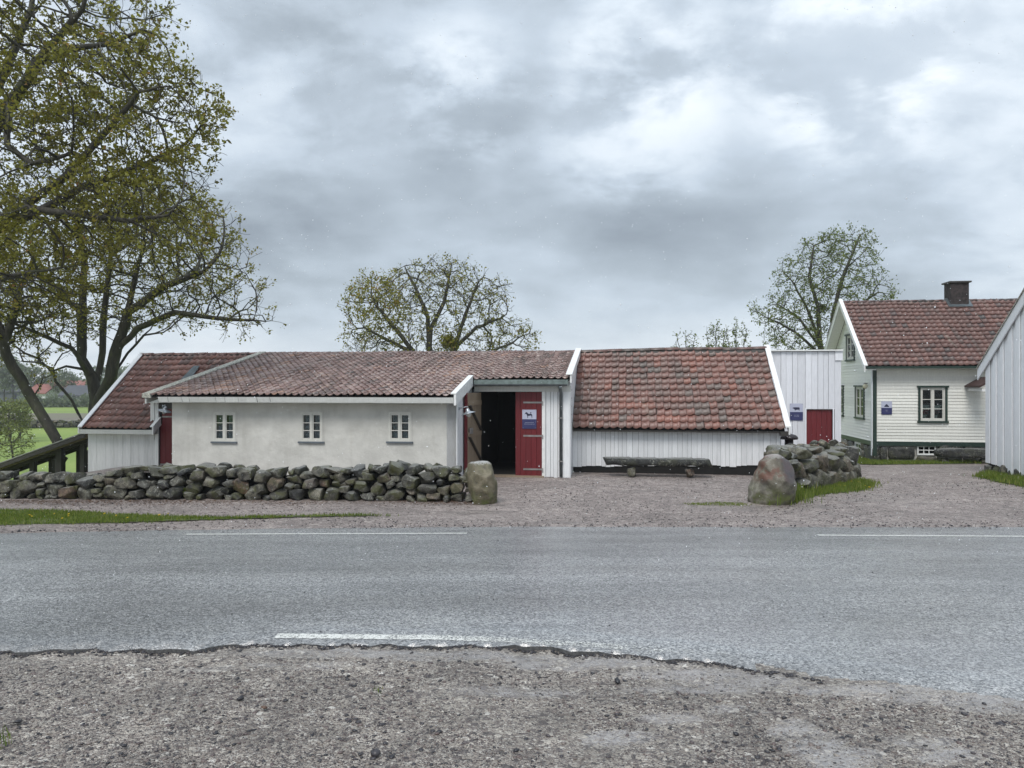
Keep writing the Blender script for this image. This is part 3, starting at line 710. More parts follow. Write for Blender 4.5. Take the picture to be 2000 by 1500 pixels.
def window(P, par, s0, s1, z0, z1, tf, cols, rows, wood, trim=None, trimw=.06, sill=None, sashes=2, depth=.05, curtain=None, glasst=-.04, mw=.018, fw=.035, sw=.035):
    """frame (the part) > sash, muntin, pane, trim, sill, curtain"""
    mb = P.mb()
    P.box(mb, s0, s1, tf - depth, tf, z1 - fw, z1); P.box(mb, s0, s1, tf - depth, tf, z0, z0 + fw)
    P.box(mb, s0, s0 + fw, tf - depth, tf, z0 + fw, z1 - fw); P.box(mb, s1 - fw, s1, tf - depth, tf, z0 + fw, z1 - fw)
    if sashes == 2: m_ = (s0 + s1) / 2; P.box(mb, m_ - fw * .55, m_ + fw * .55, tf - depth, tf - .001, z0 + fw, z1 - fw)
    win = mb.build('window', wood, par)
    bays = [(s0 + fw, s1 - fw)] if sashes == 1 else [(s0 + fw, (s0 + s1) / 2 - fw * .55), ((s0 + s1) / 2 + fw * .55, s1 - fw)]
    for a, b in bays:
        mb = P.mb(); A, B, Z0, Z1 = a + .002, b - .002, z0 + fw + .002, z1 - fw - .002; g = tf - .012
        P.box(mb, A, B, g - .03, g, Z1 - sw, Z1); P.box(mb, A, B, g - .03, g, Z0, Z0 + sw * 1.2)
        P.box(mb, A, A + sw * .8, g - .03, g, Z0 + sw * 1.2, Z1 - sw); P.box(mb, B - sw * .8, B, g - .03, g, Z0 + sw * 1.2, Z1 - sw)
        mb.build('sash', wood, win)
        A, B, Z0, Z1 = A + sw * .8, B - sw * .8, Z0 + sw * 1.2, Z1 - sw
        for i in range(1, rows):
            z = lerp(Z0, Z1, i / rows); mb = P.mb(); P.box(mb, A, B, g - .024, g - .004, z - mw / 2, z + mw / 2); mb.build('muntin', wood, win)
        for i in range(1, cols):
            x = lerp(A, B, i / cols); mb = P.mb(); P.box(mb, x - mw / 2, x + mw / 2, g - .025, g - .005, Z0, Z1); mb.build('muntin', wood, win)
        for i in range(rows):
            for j in range(cols):
                mb = P.mb(); e = mw / 2 + .001
                P.box(mb, lerp(A, B, j / cols) + (e if j else 0), lerp(A, B, (j + 1) / cols) - (e if j < cols - 1 else 0), g - .018, g - .014, lerp(Z0, Z1, i / rows) + (e if i else 0), lerp(Z0, Z1, (i + 1) / rows) - (e if i < rows - 1 else 0))
                mb.build('pane', M['glass'], win)
        if curtain:
            n = 14; mb = P.mb(); vs_ = []; fs_ = []
            cz0, cz1 = lerp(Z0, Z1, curtain[1]), lerp(Z0, Z1, curtain[2])
            for i in range(n + 1):
                x = lerp(A, B, i / n); dd = g - .10 - .015 * math.sin(i * 1.9)
                vs_ += [P.pt(x, dd, cz0), P.pt(x, dd, cz1)]
            fs_ = [(2 * i, 2 * i + 2, 2 * i + 3, 2 * i + 1) for i in range(n)]
            mb.add(vs_, fs_); mb.build('curtain', curtain[0], win)
    if trim:
        mb = P.mb(); w_ = trimw
        P.box(mb, s0 - w_, s0 - .002, tf - depth, tf + .02, z0 - .002, z1 + .002); P.box(mb, s1 + .002, s1 + w_, tf - depth, tf + .02, z0 - .002, z1 + .002)
        P.box(mb, s0 - w_ * 1.5, s1 + w_ * 1.5, tf - depth, tf + .05, z1 + .002, z1 + w_ * .9)
        P.box(mb, s0 - w_ * 1.4, s1 + w_ * 1.4, tf - depth, tf + .045, z0 - w_ * .9, z0 - .002)
        mb.build('trim', trim, win)
    if sill:
        mb = P.mb(); P.box(mb, s0 - .05, s1 + .05, tf - depth, tf + .03, z0 - .035, z0 - .001); mb.build('sill', sill, win)
    return win
# pantile: a pan with a roll at its right-hand side, thickness at the foot
def tile_verts(tw, tl, amp, seg=7, foot=.020, curve=0.0):
    vs_ = []
    for row, (y, lift) in enumerate(((0, 1), (tl, 0))):
        for i in range(seg):
            u = i / (seg - 1)
            z = amp * (-.5 * math.sin(math.pi * min(1, u / .68)) if u < .68 else .75 * math.sin(math.pi * (u - .68) / .32))
            vs_.append(((u - .5) * tw * 1.06, y - (curve * math.sin(math.pi * min(1, u / .68)) if row == 0 else 0), z + .03 * lift))
    for i in range(seg):
        x, y, z = vs_[i]; vs_.append((x, y + .006, z - foot))
    fs_ = [(i, i + 1, seg + i + 1, seg + i) for i in range(seg - 1)] + [(2 * seg + i, 2 * seg + i + 1, i + 1, i) for i in range(seg - 1)]
    return np.array(vs_), np.array(fs_)
def tiled_roof(par, off, a0, a1, b0, b1, ze, zr, cols, rows, mat, amp, name='roof', amax=lambda f: None, skip=None, seed=1, limit=300, curve=.012, underlay=True, tone=lambda a, f, r: r.random(), wob=.004, flip=False, lip_=.02, label=None):
    """roof slope from (b0, ze) up to (b1, zr); a0..a1; near tiles become objects, the rest one joined part"""
    r = random.Random(seed); D = Vector((0, b1 - b0, zr - ze)); Ln = D.length; D.normalize(); Nn = Vector((0, -D.z, D.y))
    mb = MB(off); U = (0, 0, 0)
    th = .05
    def pp(a, f, n): return Vector((a, b0, ze)) + D * (f * Ln) + Nn * n
    a1f = lambda f: (amax(f) if amax(f) is not None else a1)
    cutf = [0, 1]
    if skip: cutf = sorted({0, 1, *skip[0]})
    for f0, f1 in zip(cutf, cutf[1:]):
        A1 = a1f((f0 + f1) / 2) if not skip else skip[1]((f0 + f1) / 2)
        A1b = a1f(f1) if not skip else A1
        A1a = a1f(f0) if not skip else A1
        mb.hexa([pp(a0, f0, -th), pp(A1a, f0, -th), pp(A1b, f1, -th), pp(a0, f1, -th), pp(a0, f0, -.022), pp(A1a, f0, -.022), pp(A1b, f1, -.022), pp(a0, f1, -.022)])
    roof = mb.build(name, M['dark'], par, label=label)
    tw = (a1 - a0) / cols; ex = Ln / rows; bv, bf = tile_verts(tw, ex * 1.18, amp, curve=curve)
    Rm = Matrix((Vector((1, 0, 0)), D, Nn)).transposed().to_4x4()
    cand = []
    for j in range(rows):
        for i in range(cols):
            a = a0 + (i + .5) * tw; f = (j + .5) / rows
            lim = skip[1](f) if skip else a1f(f)
            if a > lim - tw * .3: continue
            cand.append((j * ex, a, f))
    cand.sort(key=lambda c_: (c_[0], c_[1]))
    vars_ = []
    for k in range(14):
        me = bpy.data.meshes.new('tile'); me.from_pydata([tuple(v) for v in bv], [], [tuple(f) for f in bf]); me.shade_smooth(); me.materials.append(mat)
        at = me.attributes.new('tint', 'FLOAT', 'FACE'); at.data.foreach_set('value', [(k + .5) / 14] * len(bf)); vars_.append(me)
    SV, ST, SF = [], [], []
    for n, (d, a, f) in enumerate(cand):
        sag = .0
        loc = Vector((a + r.gauss(0, wob), b0, ze)) + D * (d - .012 + r.gauss(0, wob)) + Nn * (r.gauss(0, wob * .6) + amp * .5 + .010 * math.sin(a * 1.9 + f * 3 + seed) + .006 * math.sin(a * 4.3 - f * 5))
        mat_ = Matrix.Translation(loc - Vector(off)) @ Rm @ Matrix.Rotation(r.gauss(0, .012), 4, 'Z') @ Matrix.Rotation(r.gauss(0, .01), 4, 'X')
        tn = min(.999, max(0, tone(a, f, r)))
        if n < limit:
            o = bpy.data.objects.new('tile', vars_[int(tn * 14)]); link(o, roof); o.matrix_local = mat_
        else:
            A = np.array(mat_); SV.append(bv @ A[:3, :3].T + A[:3, 3]); ST.append(bf + len(bv) * (n - limit)); SF += [tn] * len(bf)
    if SV: np_mesh('tiles', np.concatenate(SV), np.concatenate(ST), mat, np.array(SF), roof, True, 'stuff', 4)
    return roof
def ridge_caps(par, off, a0, a1, b, z, mat, step=.34, rad=.07, seed=3, zf=lambda a: 0):
    r = random.Random(seed); n = max(1, round((a1 - a0) / step)); st = (a1 - a0) / n
    mb = MB(off); q0, q1 = z + zf(a0), z + zf(a1); mb.hexa([(a0, b - .09, q0 - .13), (a1, b - .09, q1 - .13), (a1, b + .09, q1 - .13), (a0, b + .09, q0 - .13), (a0, b - .05, q0 - .012), (a1, b - .05, q1 - .012), (a1, b + .05, q1 - .012), (a0, b + .05, q0 - .012)]); mb.build('ridge_bedding', M['mortar'] if False else M['dark_wood'], par)
    for i in range(n):
        mb = MB(off); vs_ = []; fs_ = []; q = 7
        x0, x1 = a0 + i * st - .02, a0 + (i + 1) * st + .02
        h0 = zf(x0) + r.gauss(0, .004)
        for x, k in ((x0, .0), (x1, .015)):
            for e, rr in ((0, rad + k), (1, rad + k - .014)):
                for j in range(q):
                    t = math.pi * j / (q - 1); vs_.append((x, b - math.cos(t) * rr * 1.15, z + h0 + math.sin(t) * rr * .8 - .03))
        for j in range(q - 1):
            fs_ += [(j, j + 1, 2 * q + j + 1, 2 * q + j), (q + j, 3 * q + j, 3 * q + j + 1, q + j + 1), (j, q + j, q + j + 1, j + 1), (2 * q + j, 2 * q + j + 1, 3 * q + j + 1, 3 * q + j)]
        mb.add(vs_, fs_); o = mb.build('ridge_tile', mat, par, True)
        at = o.data.attributes.new('tint', 'FLOAT', 'FACE'); at.data.foreach_set('value', [r.random() * .5] * len(o.data.polygons))
def plainroof(par, off, a0, a1, b0, b1, z0, z1, mat, name='rear_roof', th=.06):
    mb = MB(off); mb.hexa([(a0, b0, z0 - th), (a1, b0, z0 - th), (a1, b1, z1 - th), (a0, b1, z1 - th), (a0, b0, z0), (a1, b0, z0), (a1, b1, z1), (a0, b1, z1)])
    o = mb.build(name, mat, par)
    at = o.data.attributes.new('tint', 'FLOAT', 'FACE'); at.data.foreach_set('value', [.4] * len(o.data.polygons)); return o
def gnd(a, b): x, y = F2W(a, b); return G(x, y)

# ================================================================== long plastered barn (A)
bW, bE, bD, bDE, bR = 15.3, 15.0, 16.95, 16.7, 20.3
aL, aS, aRt = -9.96, -3.33, -1.17
zE = fz(885, 776, bE); zRd = fz(1131, 686, bR)
slope = (zRd - zE) / (bR - bE)
zA = lambda b: zE + slope * (b - bE)
gA = gnd(-6, bW)
A, oA = root_at('plastered_barn', 'long low white plastered barn with three small windows and an open red doorway', 'barn', -6.0, bW, gA)
P = Panel('a', bW, -1, oA)
wins = []
for px0, px1 in ((417, 460), (587, 630), (759, 803)):
    s0, s1 = fa(px0, bW), fa(px1, bW); wins.append((s0 + .005, s1 - .005, fz(px0, 862, bW) , fz(px0, 805, bW)))
aC = fa(336, bW)
wallcols(P, 'plaster_wall', M['plaster'], A, aC, aS, -.22, 0, gA - .3, lambda s: zA(bE) - .05, wins)
for wdef in wins:
    window(P, A, *wdef, .012, 1, 3, M['win_white'], sill=M['grey_trim'], curtain=(M['sash_curtain'], 0, 1), depth=.07, sw=.028, fw=.032, mw=.016)
    mb = P.mb(); a, b, c_, d = wdef; e = .035
    P.box(mb, a - e, a - .002, 0, .008, c_, d + e); P.box(mb, b + .002, b + e, 0, .008, c_, d + e); P.box(mb, a - .002, b + .002, 0, .008, d + .002, d + e)
    mb.build('reveal', M['plaster'], A)
# room behind: floor, back and side walls keep it dark
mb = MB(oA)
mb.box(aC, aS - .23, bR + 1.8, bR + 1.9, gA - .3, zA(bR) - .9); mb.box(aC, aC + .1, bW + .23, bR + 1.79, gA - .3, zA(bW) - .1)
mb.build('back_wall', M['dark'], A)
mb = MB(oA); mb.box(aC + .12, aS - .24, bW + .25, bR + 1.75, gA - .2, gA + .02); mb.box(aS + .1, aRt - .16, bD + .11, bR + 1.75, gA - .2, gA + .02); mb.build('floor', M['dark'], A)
# door wall
P2 = Panel('a', bD, -1, oA)
d0, dm, d1 = fa(936, bD), fa(1007, bD), fa(1059, bD); dz0 = gnd(-2.2, bD) + .02; dz1 = fz(1030, 765, bD); aR2 = fa(1113, bD)
wallcols(P2, 'door_wall', M['dark'], A, aS + .02, aR2 - .02, -.08, 0, gA - .2, lambda s: zA(bD) - .1, [(d0, d1, gA - .3, dz1)])
vboards(P2, A, M['board_white'], d1, aR2, .002, dz0 - .0, lambda s: zA(bD) - .12, (), .07, .10, 5)
mb = P2.mb(); P2.box(mb, aS + .03, d0, .002, .03, dz0, dz1 + .06); mb.build('door_post', M['grey_trim'], A)
mb = P2.mb(); P2.box(mb, d0 - .1, aR2 + .03, .035, .06, dz1 + .0, fz(1000, 753, bD)); mb.build('lintel_board', M['fascia'], A)
mb = P2.mb(); P2.box(mb, d1, d1 + .07, .036, .055, dz0, dz1 - .002); mb.build('door_post', M['trim_white'], A)
mb = MB(oA); mb.box(d0 - .05, d1 + .05, bD - .12, bD + .1, dz0 - .1, dz0 + .03); mb.build('threshold', M['old_wood'], A)
# interior of the passage seen through the doorway
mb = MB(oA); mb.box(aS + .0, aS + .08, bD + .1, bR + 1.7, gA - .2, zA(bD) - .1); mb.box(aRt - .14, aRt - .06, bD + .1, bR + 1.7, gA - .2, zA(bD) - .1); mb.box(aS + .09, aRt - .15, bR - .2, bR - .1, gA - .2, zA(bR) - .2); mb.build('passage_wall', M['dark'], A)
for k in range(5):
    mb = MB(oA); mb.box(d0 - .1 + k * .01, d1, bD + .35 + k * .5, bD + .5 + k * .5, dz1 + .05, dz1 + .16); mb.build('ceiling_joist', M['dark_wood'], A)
# doors
def door(par, P, s0, s1, t, z0, z1, n, hinge_side, straps, name='door', thick=.035, strap_len=.7):
    mb = P.mb(); P.box(mb, s0, s1, t - .015, t, z0, z1); d = mb.build(name, M['red'], par)
    for i in range(n):
        mb = P.mb(); P.box(mb, lerp(s0, s1, i / n) + .003, lerp(s0, s1, (i + 1) / n) - .003, t + .001, t + thick * .6, z0 + .003, z1 - .003); mb.build('board', M['red'], d)
    for z in straps:
        mb = P.mb(); e0, e1 = (s1 - (s1 - s0) * strap_len, s1 + .01) if hinge_side > 0 else (s0 - .01, s0 + (s1 - s0) * strap_len)
        P.box(mb, e0, e1, t + thick * .6 + .001, t + thick * .6 + .009, z - .018, z + .018)
        x = e1 if hinge_side > 0 else e0; P.box(mb, x - .012 + .012 * hinge_side, x + .012 + .012 * hinge_side, t + thick * .6, t + thick * .6 + .03, z - .07, z + .03)
        mb.build('strap_hinge', M['iron'], d)
    return d
door(A, P2, dm, d1 - .004, .01, dz0 + .01, dz1 - .01, 5, 1, [fz(1030, y, bD) for y in (786, 851, 916)])
# open leaf, swung out against the return wall
hx, hb = d0 + .02, bD - .04; ex_, eb = -3.285, 15.98
leafD = Vector((ex_ - hx, eb - hb, 0)); LL = leafD.length; leafD.normalize(); ln = Vector((leafD.y, -leafD.x, 0))
if ln.x < 0: ln = -ln
def lp(s, t, z): v = Vector((hx, hb, 0)) + leafD * s + ln * t; return (v.x, v.y, z)
def lbox(mb, s0, s1, t0, t1, z0, z1): return mb.hexa([lp(s0, t0, z0), lp(s1, t0, z0), lp(s1, t1, z0), lp(s0, t1, z0), lp(s0, t0, z1), lp(s1, t0, z1), lp(s1, t1, z1), lp(s0, t1, z1)])
mb = MB(oA); lbox(mb, 0, LL, 0, .012, dz0 + .02, dz1 - .02); leaf = mb.build('door', M['red'], A, label='open door leaf showing its bare weathered inner side')
for i in range(6):
    mb = MB(oA); lbox(mb, LL * i / 6 + .004, LL * (i + 1) / 6 - .004, .013, .035, dz0 + .02, dz1 - .02); mb.build('board', M['old_wood'], leaf)
mb = MB(oA); lbox(mb, LL + .001, LL + .03, -.01, .05, dz0 + .02, dz1 - .02); mb.build('edge_strip', M['red'], leaf)
for z in (dz0 + .3, dz0 + .98, dz0 + 1.65):
    mb = MB(oA); lbox(mb, .05, LL - .04, .036, .062, z - .05, z + .05); mb.build('ledge', M['old_wood'], leaf)
for z0, z1 in ((dz0 + .36, dz0 + .92), (dz0 + 1.04, dz0 + 1.6)):
    mb = MB(oA); mb.beam(lp(.08, .055, z0), lp(LL - .1, .055, z1), .03, .07, ln); mb.build('brace', M['dark_wood'], leaf)
mb = MB(oA); lbox(mb, LL - .22, LL - .08, .063, .10, dz0 + 1.0, dz0 + 1.12); mb.build('latch', M['iron'], leaf)
# return wall between plaster front and door wall
P3 = Panel('b', aS, 1, oA)
wallcols(P3, 'return_wall', M['board_white'], A, bW + .0, bD, -.2, 0.0, gA - .3, lambda b: zA(b) - .06)
mb = P3.mb(); P3.box(mb, bW - .02, bW + .13, .002, .022, gA - .2, zA(bW) - .12); mb.build('corner_board', M['board_white'], A)
# roof
nrows = 22
stepf = (bDE - bE) / (bR - bE)
def roofA_lim(f): return aS + .03 if f < stepf else aRt + .06 * f
tiled_roof(A, oA, aL + .1, aRt + .05, bE, bR, zE + .03, zRd - .015, 58, nrows, M['tile_A'], .036, skip=([stepf], roofA_lim), seed=4, curve=.018, wob=.003,
           tone=lambda a, f, r: min(1, max(0, r.gauss(.55, .2) + .12 * math.sin(a * 1.3) )), limit=300)
ridge_caps(A, oA, aL, aRt + .1, bR, zRd + .0, M['tile_A'], .33, .065)
plainroof(A, oA, aL + .1, aRt, bR + .02, bR + 2.2, zRd - .03, zRd - 1.1, M['tile_A'])
# left verge board, lichened
def slopeboard(par, off, a0, a1, bb0, z0, bb1, z1, h, name, mat, th=None):
    mb = MB(off); mb.hexa([(a0, bb0, z0 - h), (a1, bb0, z0 - h), (a1, bb1, z1 - h), (a0, bb1, z1 - h), (a0, bb0, z0), (a1, bb0, z0), (a1, bb1, z1), (a0, bb1, z1)]); return mb.build(name, mat, par)
slopeboard(A, oA, aL - .09, aL + .11, bE - .03, zE + .065, bR, zRd + .045, .09, 'verge_capping', M['lichen_strip'])
slopeboard(A, oA, aL - .04, aL - .005, bE, zE - .03, bR, zRd - .05, .12, 'bargeboard', M['fascia'])
# fascia of separate boards
zf0, zf1 = zE - .115, zE - .005
PF = Panel('a', bE - .03, -1, oA); r = random.Random(3); x = fa(311, bE); endx = aS + .02
mb = PF.mb(); cuts = []
while x < endx:
    w_ = (r.uniform(.16, .42) if x < -6.8 else 3.6); x1 = min(x + w_, endx)
    if endx - x1 < .15: x1 = endx
    mb = PF.mb(); sk = r.uniform(.0, .02) if x < -6.8 else 0; o_ = r.uniform(0, .006)
    p = PF.pt; mb.hexa([p(x + .004 + sk, -.02, zf0), p(x1 - .004 + sk, -.02, zf0), p(x1 - .004 + sk, .005 + o_, zf0), p(x + .004 + sk, .005 + o_, zf0), p(x + .004 - 0, -.02, zf1), p(x1 - .004, -.02, zf1), p(x1 - .004, .03 + o_, zf1), p(x + .004, .03 + o_, zf1)])
    mb.build('fascia_board', M['fascia'], A); x = x1
mb = MB(oA); mb.box(fa(311, bE), endx, bE - .02, bW, zf0 - .012, zf0 - .002); mb.build('soffit', M['fascia'], A)
# white barge where the roof steps back to the doorway
slopeboard(A, oA, aS + .03, aS + .075, bE - .08, zE + .06, bDE - .02, zA(bDE) + .075, .22, 'bargeboard', M['trim_white'])
slopeboard(A, oA, aS - .03, aS + .08, bE - .09, zE + .085, bDE - .0, zA(bDE) + .10, .022, 'verge_board', M['trim_white'])
# eave board and gutter over the doorway
mb = MB(oA); mb.box(aS + .09, aRt + .02, bDE - .02, bDE + .01, zA(bDE) - .10, zA(bDE) - .0); mb.build('eave_board', M['green_fascia'], A)
mb = MB(oA); zg = zA(bDE) - .10
pts = []
for k in range(7):
    t = math.pi * k / 6; pts.append((-math.cos(t) * .045, -math.sin(t) * .045))
vs_ = []
for x in (aS + .09, aRt + .0):
    for (u_, v_) in pts: vs_.append((x, bDE - .07 + u_, zg + v_))
    for (u_, v_) in pts: vs_.append((x, bDE - .07 + u_ * .9, zg + v_ * .9))
fs_ = []
for k in range(6): fs_ += [(k, k + 1, 14 + k + 1, 14 + k), (7 + k, 21 + k, 22 + k, 8 + k)]
fs_ += [(0, 14, 21, 7), (6, 13, 27, 20)] + [tuple(range(7)) + tuple(range(13, 6, -1)), tuple(range(14, 21)) + tuple(range(27, 20, -1))]
mb.add(vs_, fs_); mb.build('gutter', M['zinc'], A)
dpx = fa(1096, bD); mb = MB(oA); mb.tube([(dpx, bDE - .07, zg - .04), (dpx, bDE - .05, zg - .1), (dpx, bD - .07, zg - .2), (dpx, bD - .07, dz0 + .02)], .035, 12); mb.build('downpipe', M['zinc'], A, True)
for z in (dz0 + .35, dz0 + 1.3):
    mb = MB(oA); mb.box(dpx - .045, dpx + .045, bD - .11, bD - .02, z, z + .025); mb.build('pipe_bracket', M['iron'], A)
# right gable face of the doorway end
P4 = Panel('b', aRt + .03, 1, oA)
wallcols(P4, 'gable_wall', M['board_white'], A, bD - .02, bR + 1.9, -.06, 0, gA - .2, lambda b: zA(b) - .05 if b <= bR else zRd - .05 - (b - bR) * .5, brk=(bR,))
mb = P4.mb(); P4.box(mb, bD - .05, bD + .1, .002, .02, dz0 - .02, zA(bD) - .1); mb.build('corner_board', M['board_white'], A)
mb = P2.mb(); P2.box(mb, aR2 - .14, aRt + .03, .035, .05, dz0 - .0, zA(bD) - .18); mb.build('corner_board', M['board_white'], A)
for k in range(7):
    z = fz(1117, 730 + 16 * k, bD + .6); mb = P4.mb(); b_ = bD + .42 + .05 * k; P4.box(mb, b_ - .05, b_ + .1 + .25 * (6 - k) / 6, .001, .007, z, z + .011); mb.build('cleat', M['iron'], A)
# barge along the right end
slopeboard(A, oA, aRt + .06, aRt + .095, bDE - .06, zA(bDE) + .10, bR + .02, zRd + .06, .17, 'bargeboard', M['trim_white'])
slopeboard(A, oA, aRt - .03, aRt + .11, bDE - .08, zA(bDE) + .125, bR + .02, zRd + .085, .022, 'verge_board', M['trim_white'])

# ================================================================== left wing with steep red roof (C)
bCW, bCE = 18.05, 17.8
cL = -13.62; cX = -11.62; zCE = fz(200, 838, bCE)
zC = lambda b: zCE + (zRd - zCE) * (b - bCE) / (bR - bCE)
gC = gnd(-12.5, bCW)
Cw, oC = root_at('red_roofed_wing', 'low white boarded wing with steep red tile roof at left end of plastered barn', 'barn', -12.5, bCW, gC)
P = Panel('a', bCW, -1, oC)
a_l = fa(173, bCW)
wallcols(P, 'wall', M['dark'], Cw, a_l + .02, aL + .1, -.15, 0, gC - .6, lambda s: zC(bCW) - .08 if s < cX + .05 else fz(300, 788, bCW), [(fa(312, bCW), fa(345, bCW), gC - .1, fz(320, 798, bCW))], brk=(cX + .05,))
vboards(P, Cw, M['board_worn'], a_l, fa(303.8, bCW), .002, gC - .2, lambda s: zC(bCW) - .06, (), .09, .14, 9, gap=.002, alt=.004)
mb = P.mb(); P.box(mb, fa(296, bCW), fa(303.5, bCW), .012, .05, fz(300, 860, bCW), fz(300, 786, bCW)); mb.build('corner_post', M['board_worn'], Cw)
mb = P.mb(); P.box(mb, fa(304, bCW), fa(311, bCW), .002, .04, gC - .1, fz(300, 786, bCW)); mb.build('door_jamb', M['board_worn'], Cw)
mb = P.mb(); P.box(mb, fa(311.5, bCW), fa(345, bCW), .002, .02, fz(320, 798, bCW), fz(320, 786, bCW)); mb.build('door_head', M['dark_wood'], Cw)
dd = door(Cw, P, fa(312, bCW), fa(345, bCW), -.04, gC - .05, fz(320, 799, bCW), 3, -1, [fz(320, 814, bCW), fz(320, 907, bCW)], strap_len=.98)
tiled_roof(Cw, oC, cL, aL - .1, bCE, bR, zCE + .02, zRd - .03, 21, 13, M['tile_C'], .032, seed=8, skip=([.12], lambda f: (cX if f < .12 else aL - .1)), limit=300, curve=.01, tone=lambda a, f, r: r.gauss(.5, .2), wob=.002)
ridge_caps(Cw, oC, cL, aL - .1, bR, zRd - .005, M['tile_C'], .33, .065, 6)
plainroof(Cw, oC, cL, aL - .1, bR + .02, bR + 2.6, zRd - .03, zRd - 2.1, M['tile_C'])
# left gable wall, barge
P5 = Panel('b', a_l + .02, -1, oC)
wallcols(P5, 'gable_wall', M['board_worn'], Cw, bCW, bR + 2.3, -.1, 0, gC - 1.0, lambda b: (zC(b) if b <= bR else zRd - (b - bR) * .82) - .08, brk=(bR,))
slopeboard(Cw, oC, cL - .06, cL + .06, bCE - .06, zCE + .075, bR + .01, zRd + .05, .03, 'verge_board', M['board_bright'])
slopeboard(Cw, oC, cL - .06, cL - .03, bCE - .05, zCE + .04, bR + .01, zRd + .015, .15, 'bargeboard', M['trim_white'])
PE = Panel('a', bCE - .03, -1, oC); mb = PE.mb(); PE.box(mb, cL - .02, cX - .02, -.02, .012, zCE - .12, zCE - .01); mb.build('fascia_board', M['fascia'], Cw)
mb = MB(oC); mb.box(cL, cX - .02, bCE - .01, bCW, zCE - .12, zCE - .105); mb.build('soffit', M['fascia'], Cw)
# short white barge at the roof's lower right corner
slopeboard(Cw, oC, cX + .0, cX + .035, bCE - .08, zCE + .06, bCE + .34, zC(bCE + .34) + .07, .19, 'bargeboard', M['trim_white'])
slopeboard(Cw, oC, cX - .05, cX + .04, bCE - .09, zCE + .085, bCE + .34, zC(bCE + .34) + .095, .022, 'verge_board', M['trim_white'])
# small porch roof between wing and barn
pz0 = fz(290, 774, bCE); sl = .225; pb1 = 19.55; pa0 = fa(287, bCE)
slopeboard(Cw, oC, pa0, aL - .12, bCE, pz0, pb1, pz0 + sl * (pb1 - bCE) + .0, .04, 'porch_roof', M['dark'])
slopeboard(Cw, oC, pa0 - .05, pa0 + .10, bCE - .03, pz0 + .055, pb1, pz0 + sl * (pb1 - bCE) + .075, .04, 'verge_capping', M['lichen_strip'])
bv, bf = tile_verts(.151, .28, .026)
for i in range(9):
    for j in range(7):
        mb = MB((0, 0, 0)); a = pa0 + .2 + i * .151
        if a > aL - .2: continue
        me = None
        o = MB((0, 0, 0)); o.add([tuple(v) for v in bv], [tuple(f) for f in bf]); o = o.build('tile', M['tile_A'], Cw, True)
        at = o.data.attributes.new('tint', 'FLOAT', 'FACE'); at.data.foreach_set('value', [rnd.random()] * len(bf))
        o.location = (a - oC[0], bCE + .24 * j - .02 - oC[1], pz0 + sl * .24 * j + .02 - oC[2]); o.rotation_euler = (math.atan(sl), 0, 0)
PB = Panel('a', bCE - .02, -1, oC); mb = PB.mb(); PB.box(mb, pa0 + .02, fa(311, bCE), -.15, .02, fz(300, 787, bCE), pz0 - .01); mb.build('eave_beam', M['fascia'], Cw)
mb = MB(oC); fz_ = zC(19.6); mb.hexa([(fa(366, 19.6), 19.3, zC(19.3) + .07), (fa(384, 19.6), 19.3, zC(19.3) + .07), (fa(388, 19.7), 19.75, zC(19.75) + .07), (fa(376, 19.7), 19.75, zC(19.75) + .07), (fa(366, 19.6), 19.3, zC(19.3) + .08), (fa(384, 19.6), 19.3, zC(19.3) + .08), (fa(388, 19.7), 19.75, zC(19.75) + .08), (fa(376, 19.7), 19.75, zC(19.75) + .08)]); mb.build('flashing', M['zinc'], Cw)

# ================================================================== sheep barn with old mixed tiles (B)
bBW = 18.05; b0_, b1_ = -1.12, 3.60
zBE = fz(1300, 839, bCE); zBR = zRd + .02
gB = gnd(1.2, bBW)
B, oB = root_at('low_tiled_barn', 'low white boarded barn under a steep roof of old mixed red and grey tiles', 'barn', 1.2, bBW, gB)
P = Panel('a', bBW, -1, oB); zBb = fz(1300, 909, bBW)
wallcols(P, 'wall', M['dark'], B, b0_, b1_ - .05, -.15, 0, gB - .2, lambda s: zBE - .02)
vboards(P, B, M['board_white'], b0_ - .02, b1_ - .06, .002, zBb, lambda s: zBE - .035, (), .085, .15, 12, bot=lambda s: .012 * math.sin(s * 2) + (s - 1.2) * .018 + .015 * math.sin(s * 7), alt=.006, gap=.005)
zB = lambda b: zBE + (zBR - zBE) * (b - bCE) / (bR - bCE)
tiled_roof(B, oB, b0_ + .0, b1_, bCE, bR, zBE + .02, zBR - .03, 27, 13, M['tile_B'], .03, seed=15, limit=300, curve=.02, tone=lambda a, f, r: min(.99, max(0, r.gauss(.52, .19) + .1 * math.sin(a * 2 + f * 4) + (.12 if f < .12 else 0))), wob=.007)
ridge_caps(B, oB, b0_, b1_ + .02, bR, zBR - .0, M['tile_B'], .36, .07, 9, zf=lambda a: .012 * (a + 1) + .012 * math.sin(a * 1.7))
plainroof(B, oB, b0_, b1_, bR + .02, bR + 2.6, zBR - .03, zBR - 2.1, M['tile_B'])
mb = MB(oB); mb.box(b0_, b1_ + .03, bCE + .02, bCE + .05, zBE - .06, zBE - .02); mb.build('eave_lath', M['dark_wood'], B)
mb = MB(oB); mb.beam((b1_ - .1, bCE + .05, zBE - .07), (b1_ + .07, bCE + .05, zBE - .07), .12, .1); mb.build('eave_beam', M['dark_wood'], B)
P6 = Panel('b', b1_ - .05, 1, oB)
wallcols(P6, 'gable_wall', M['board_white'], B, bBW, bR + 2.3, -.1, 0, gB - .4, lambda b: (zB(b) if b <= bR else zBR - (b - bR) * .82) - .08, brk=(bR,))
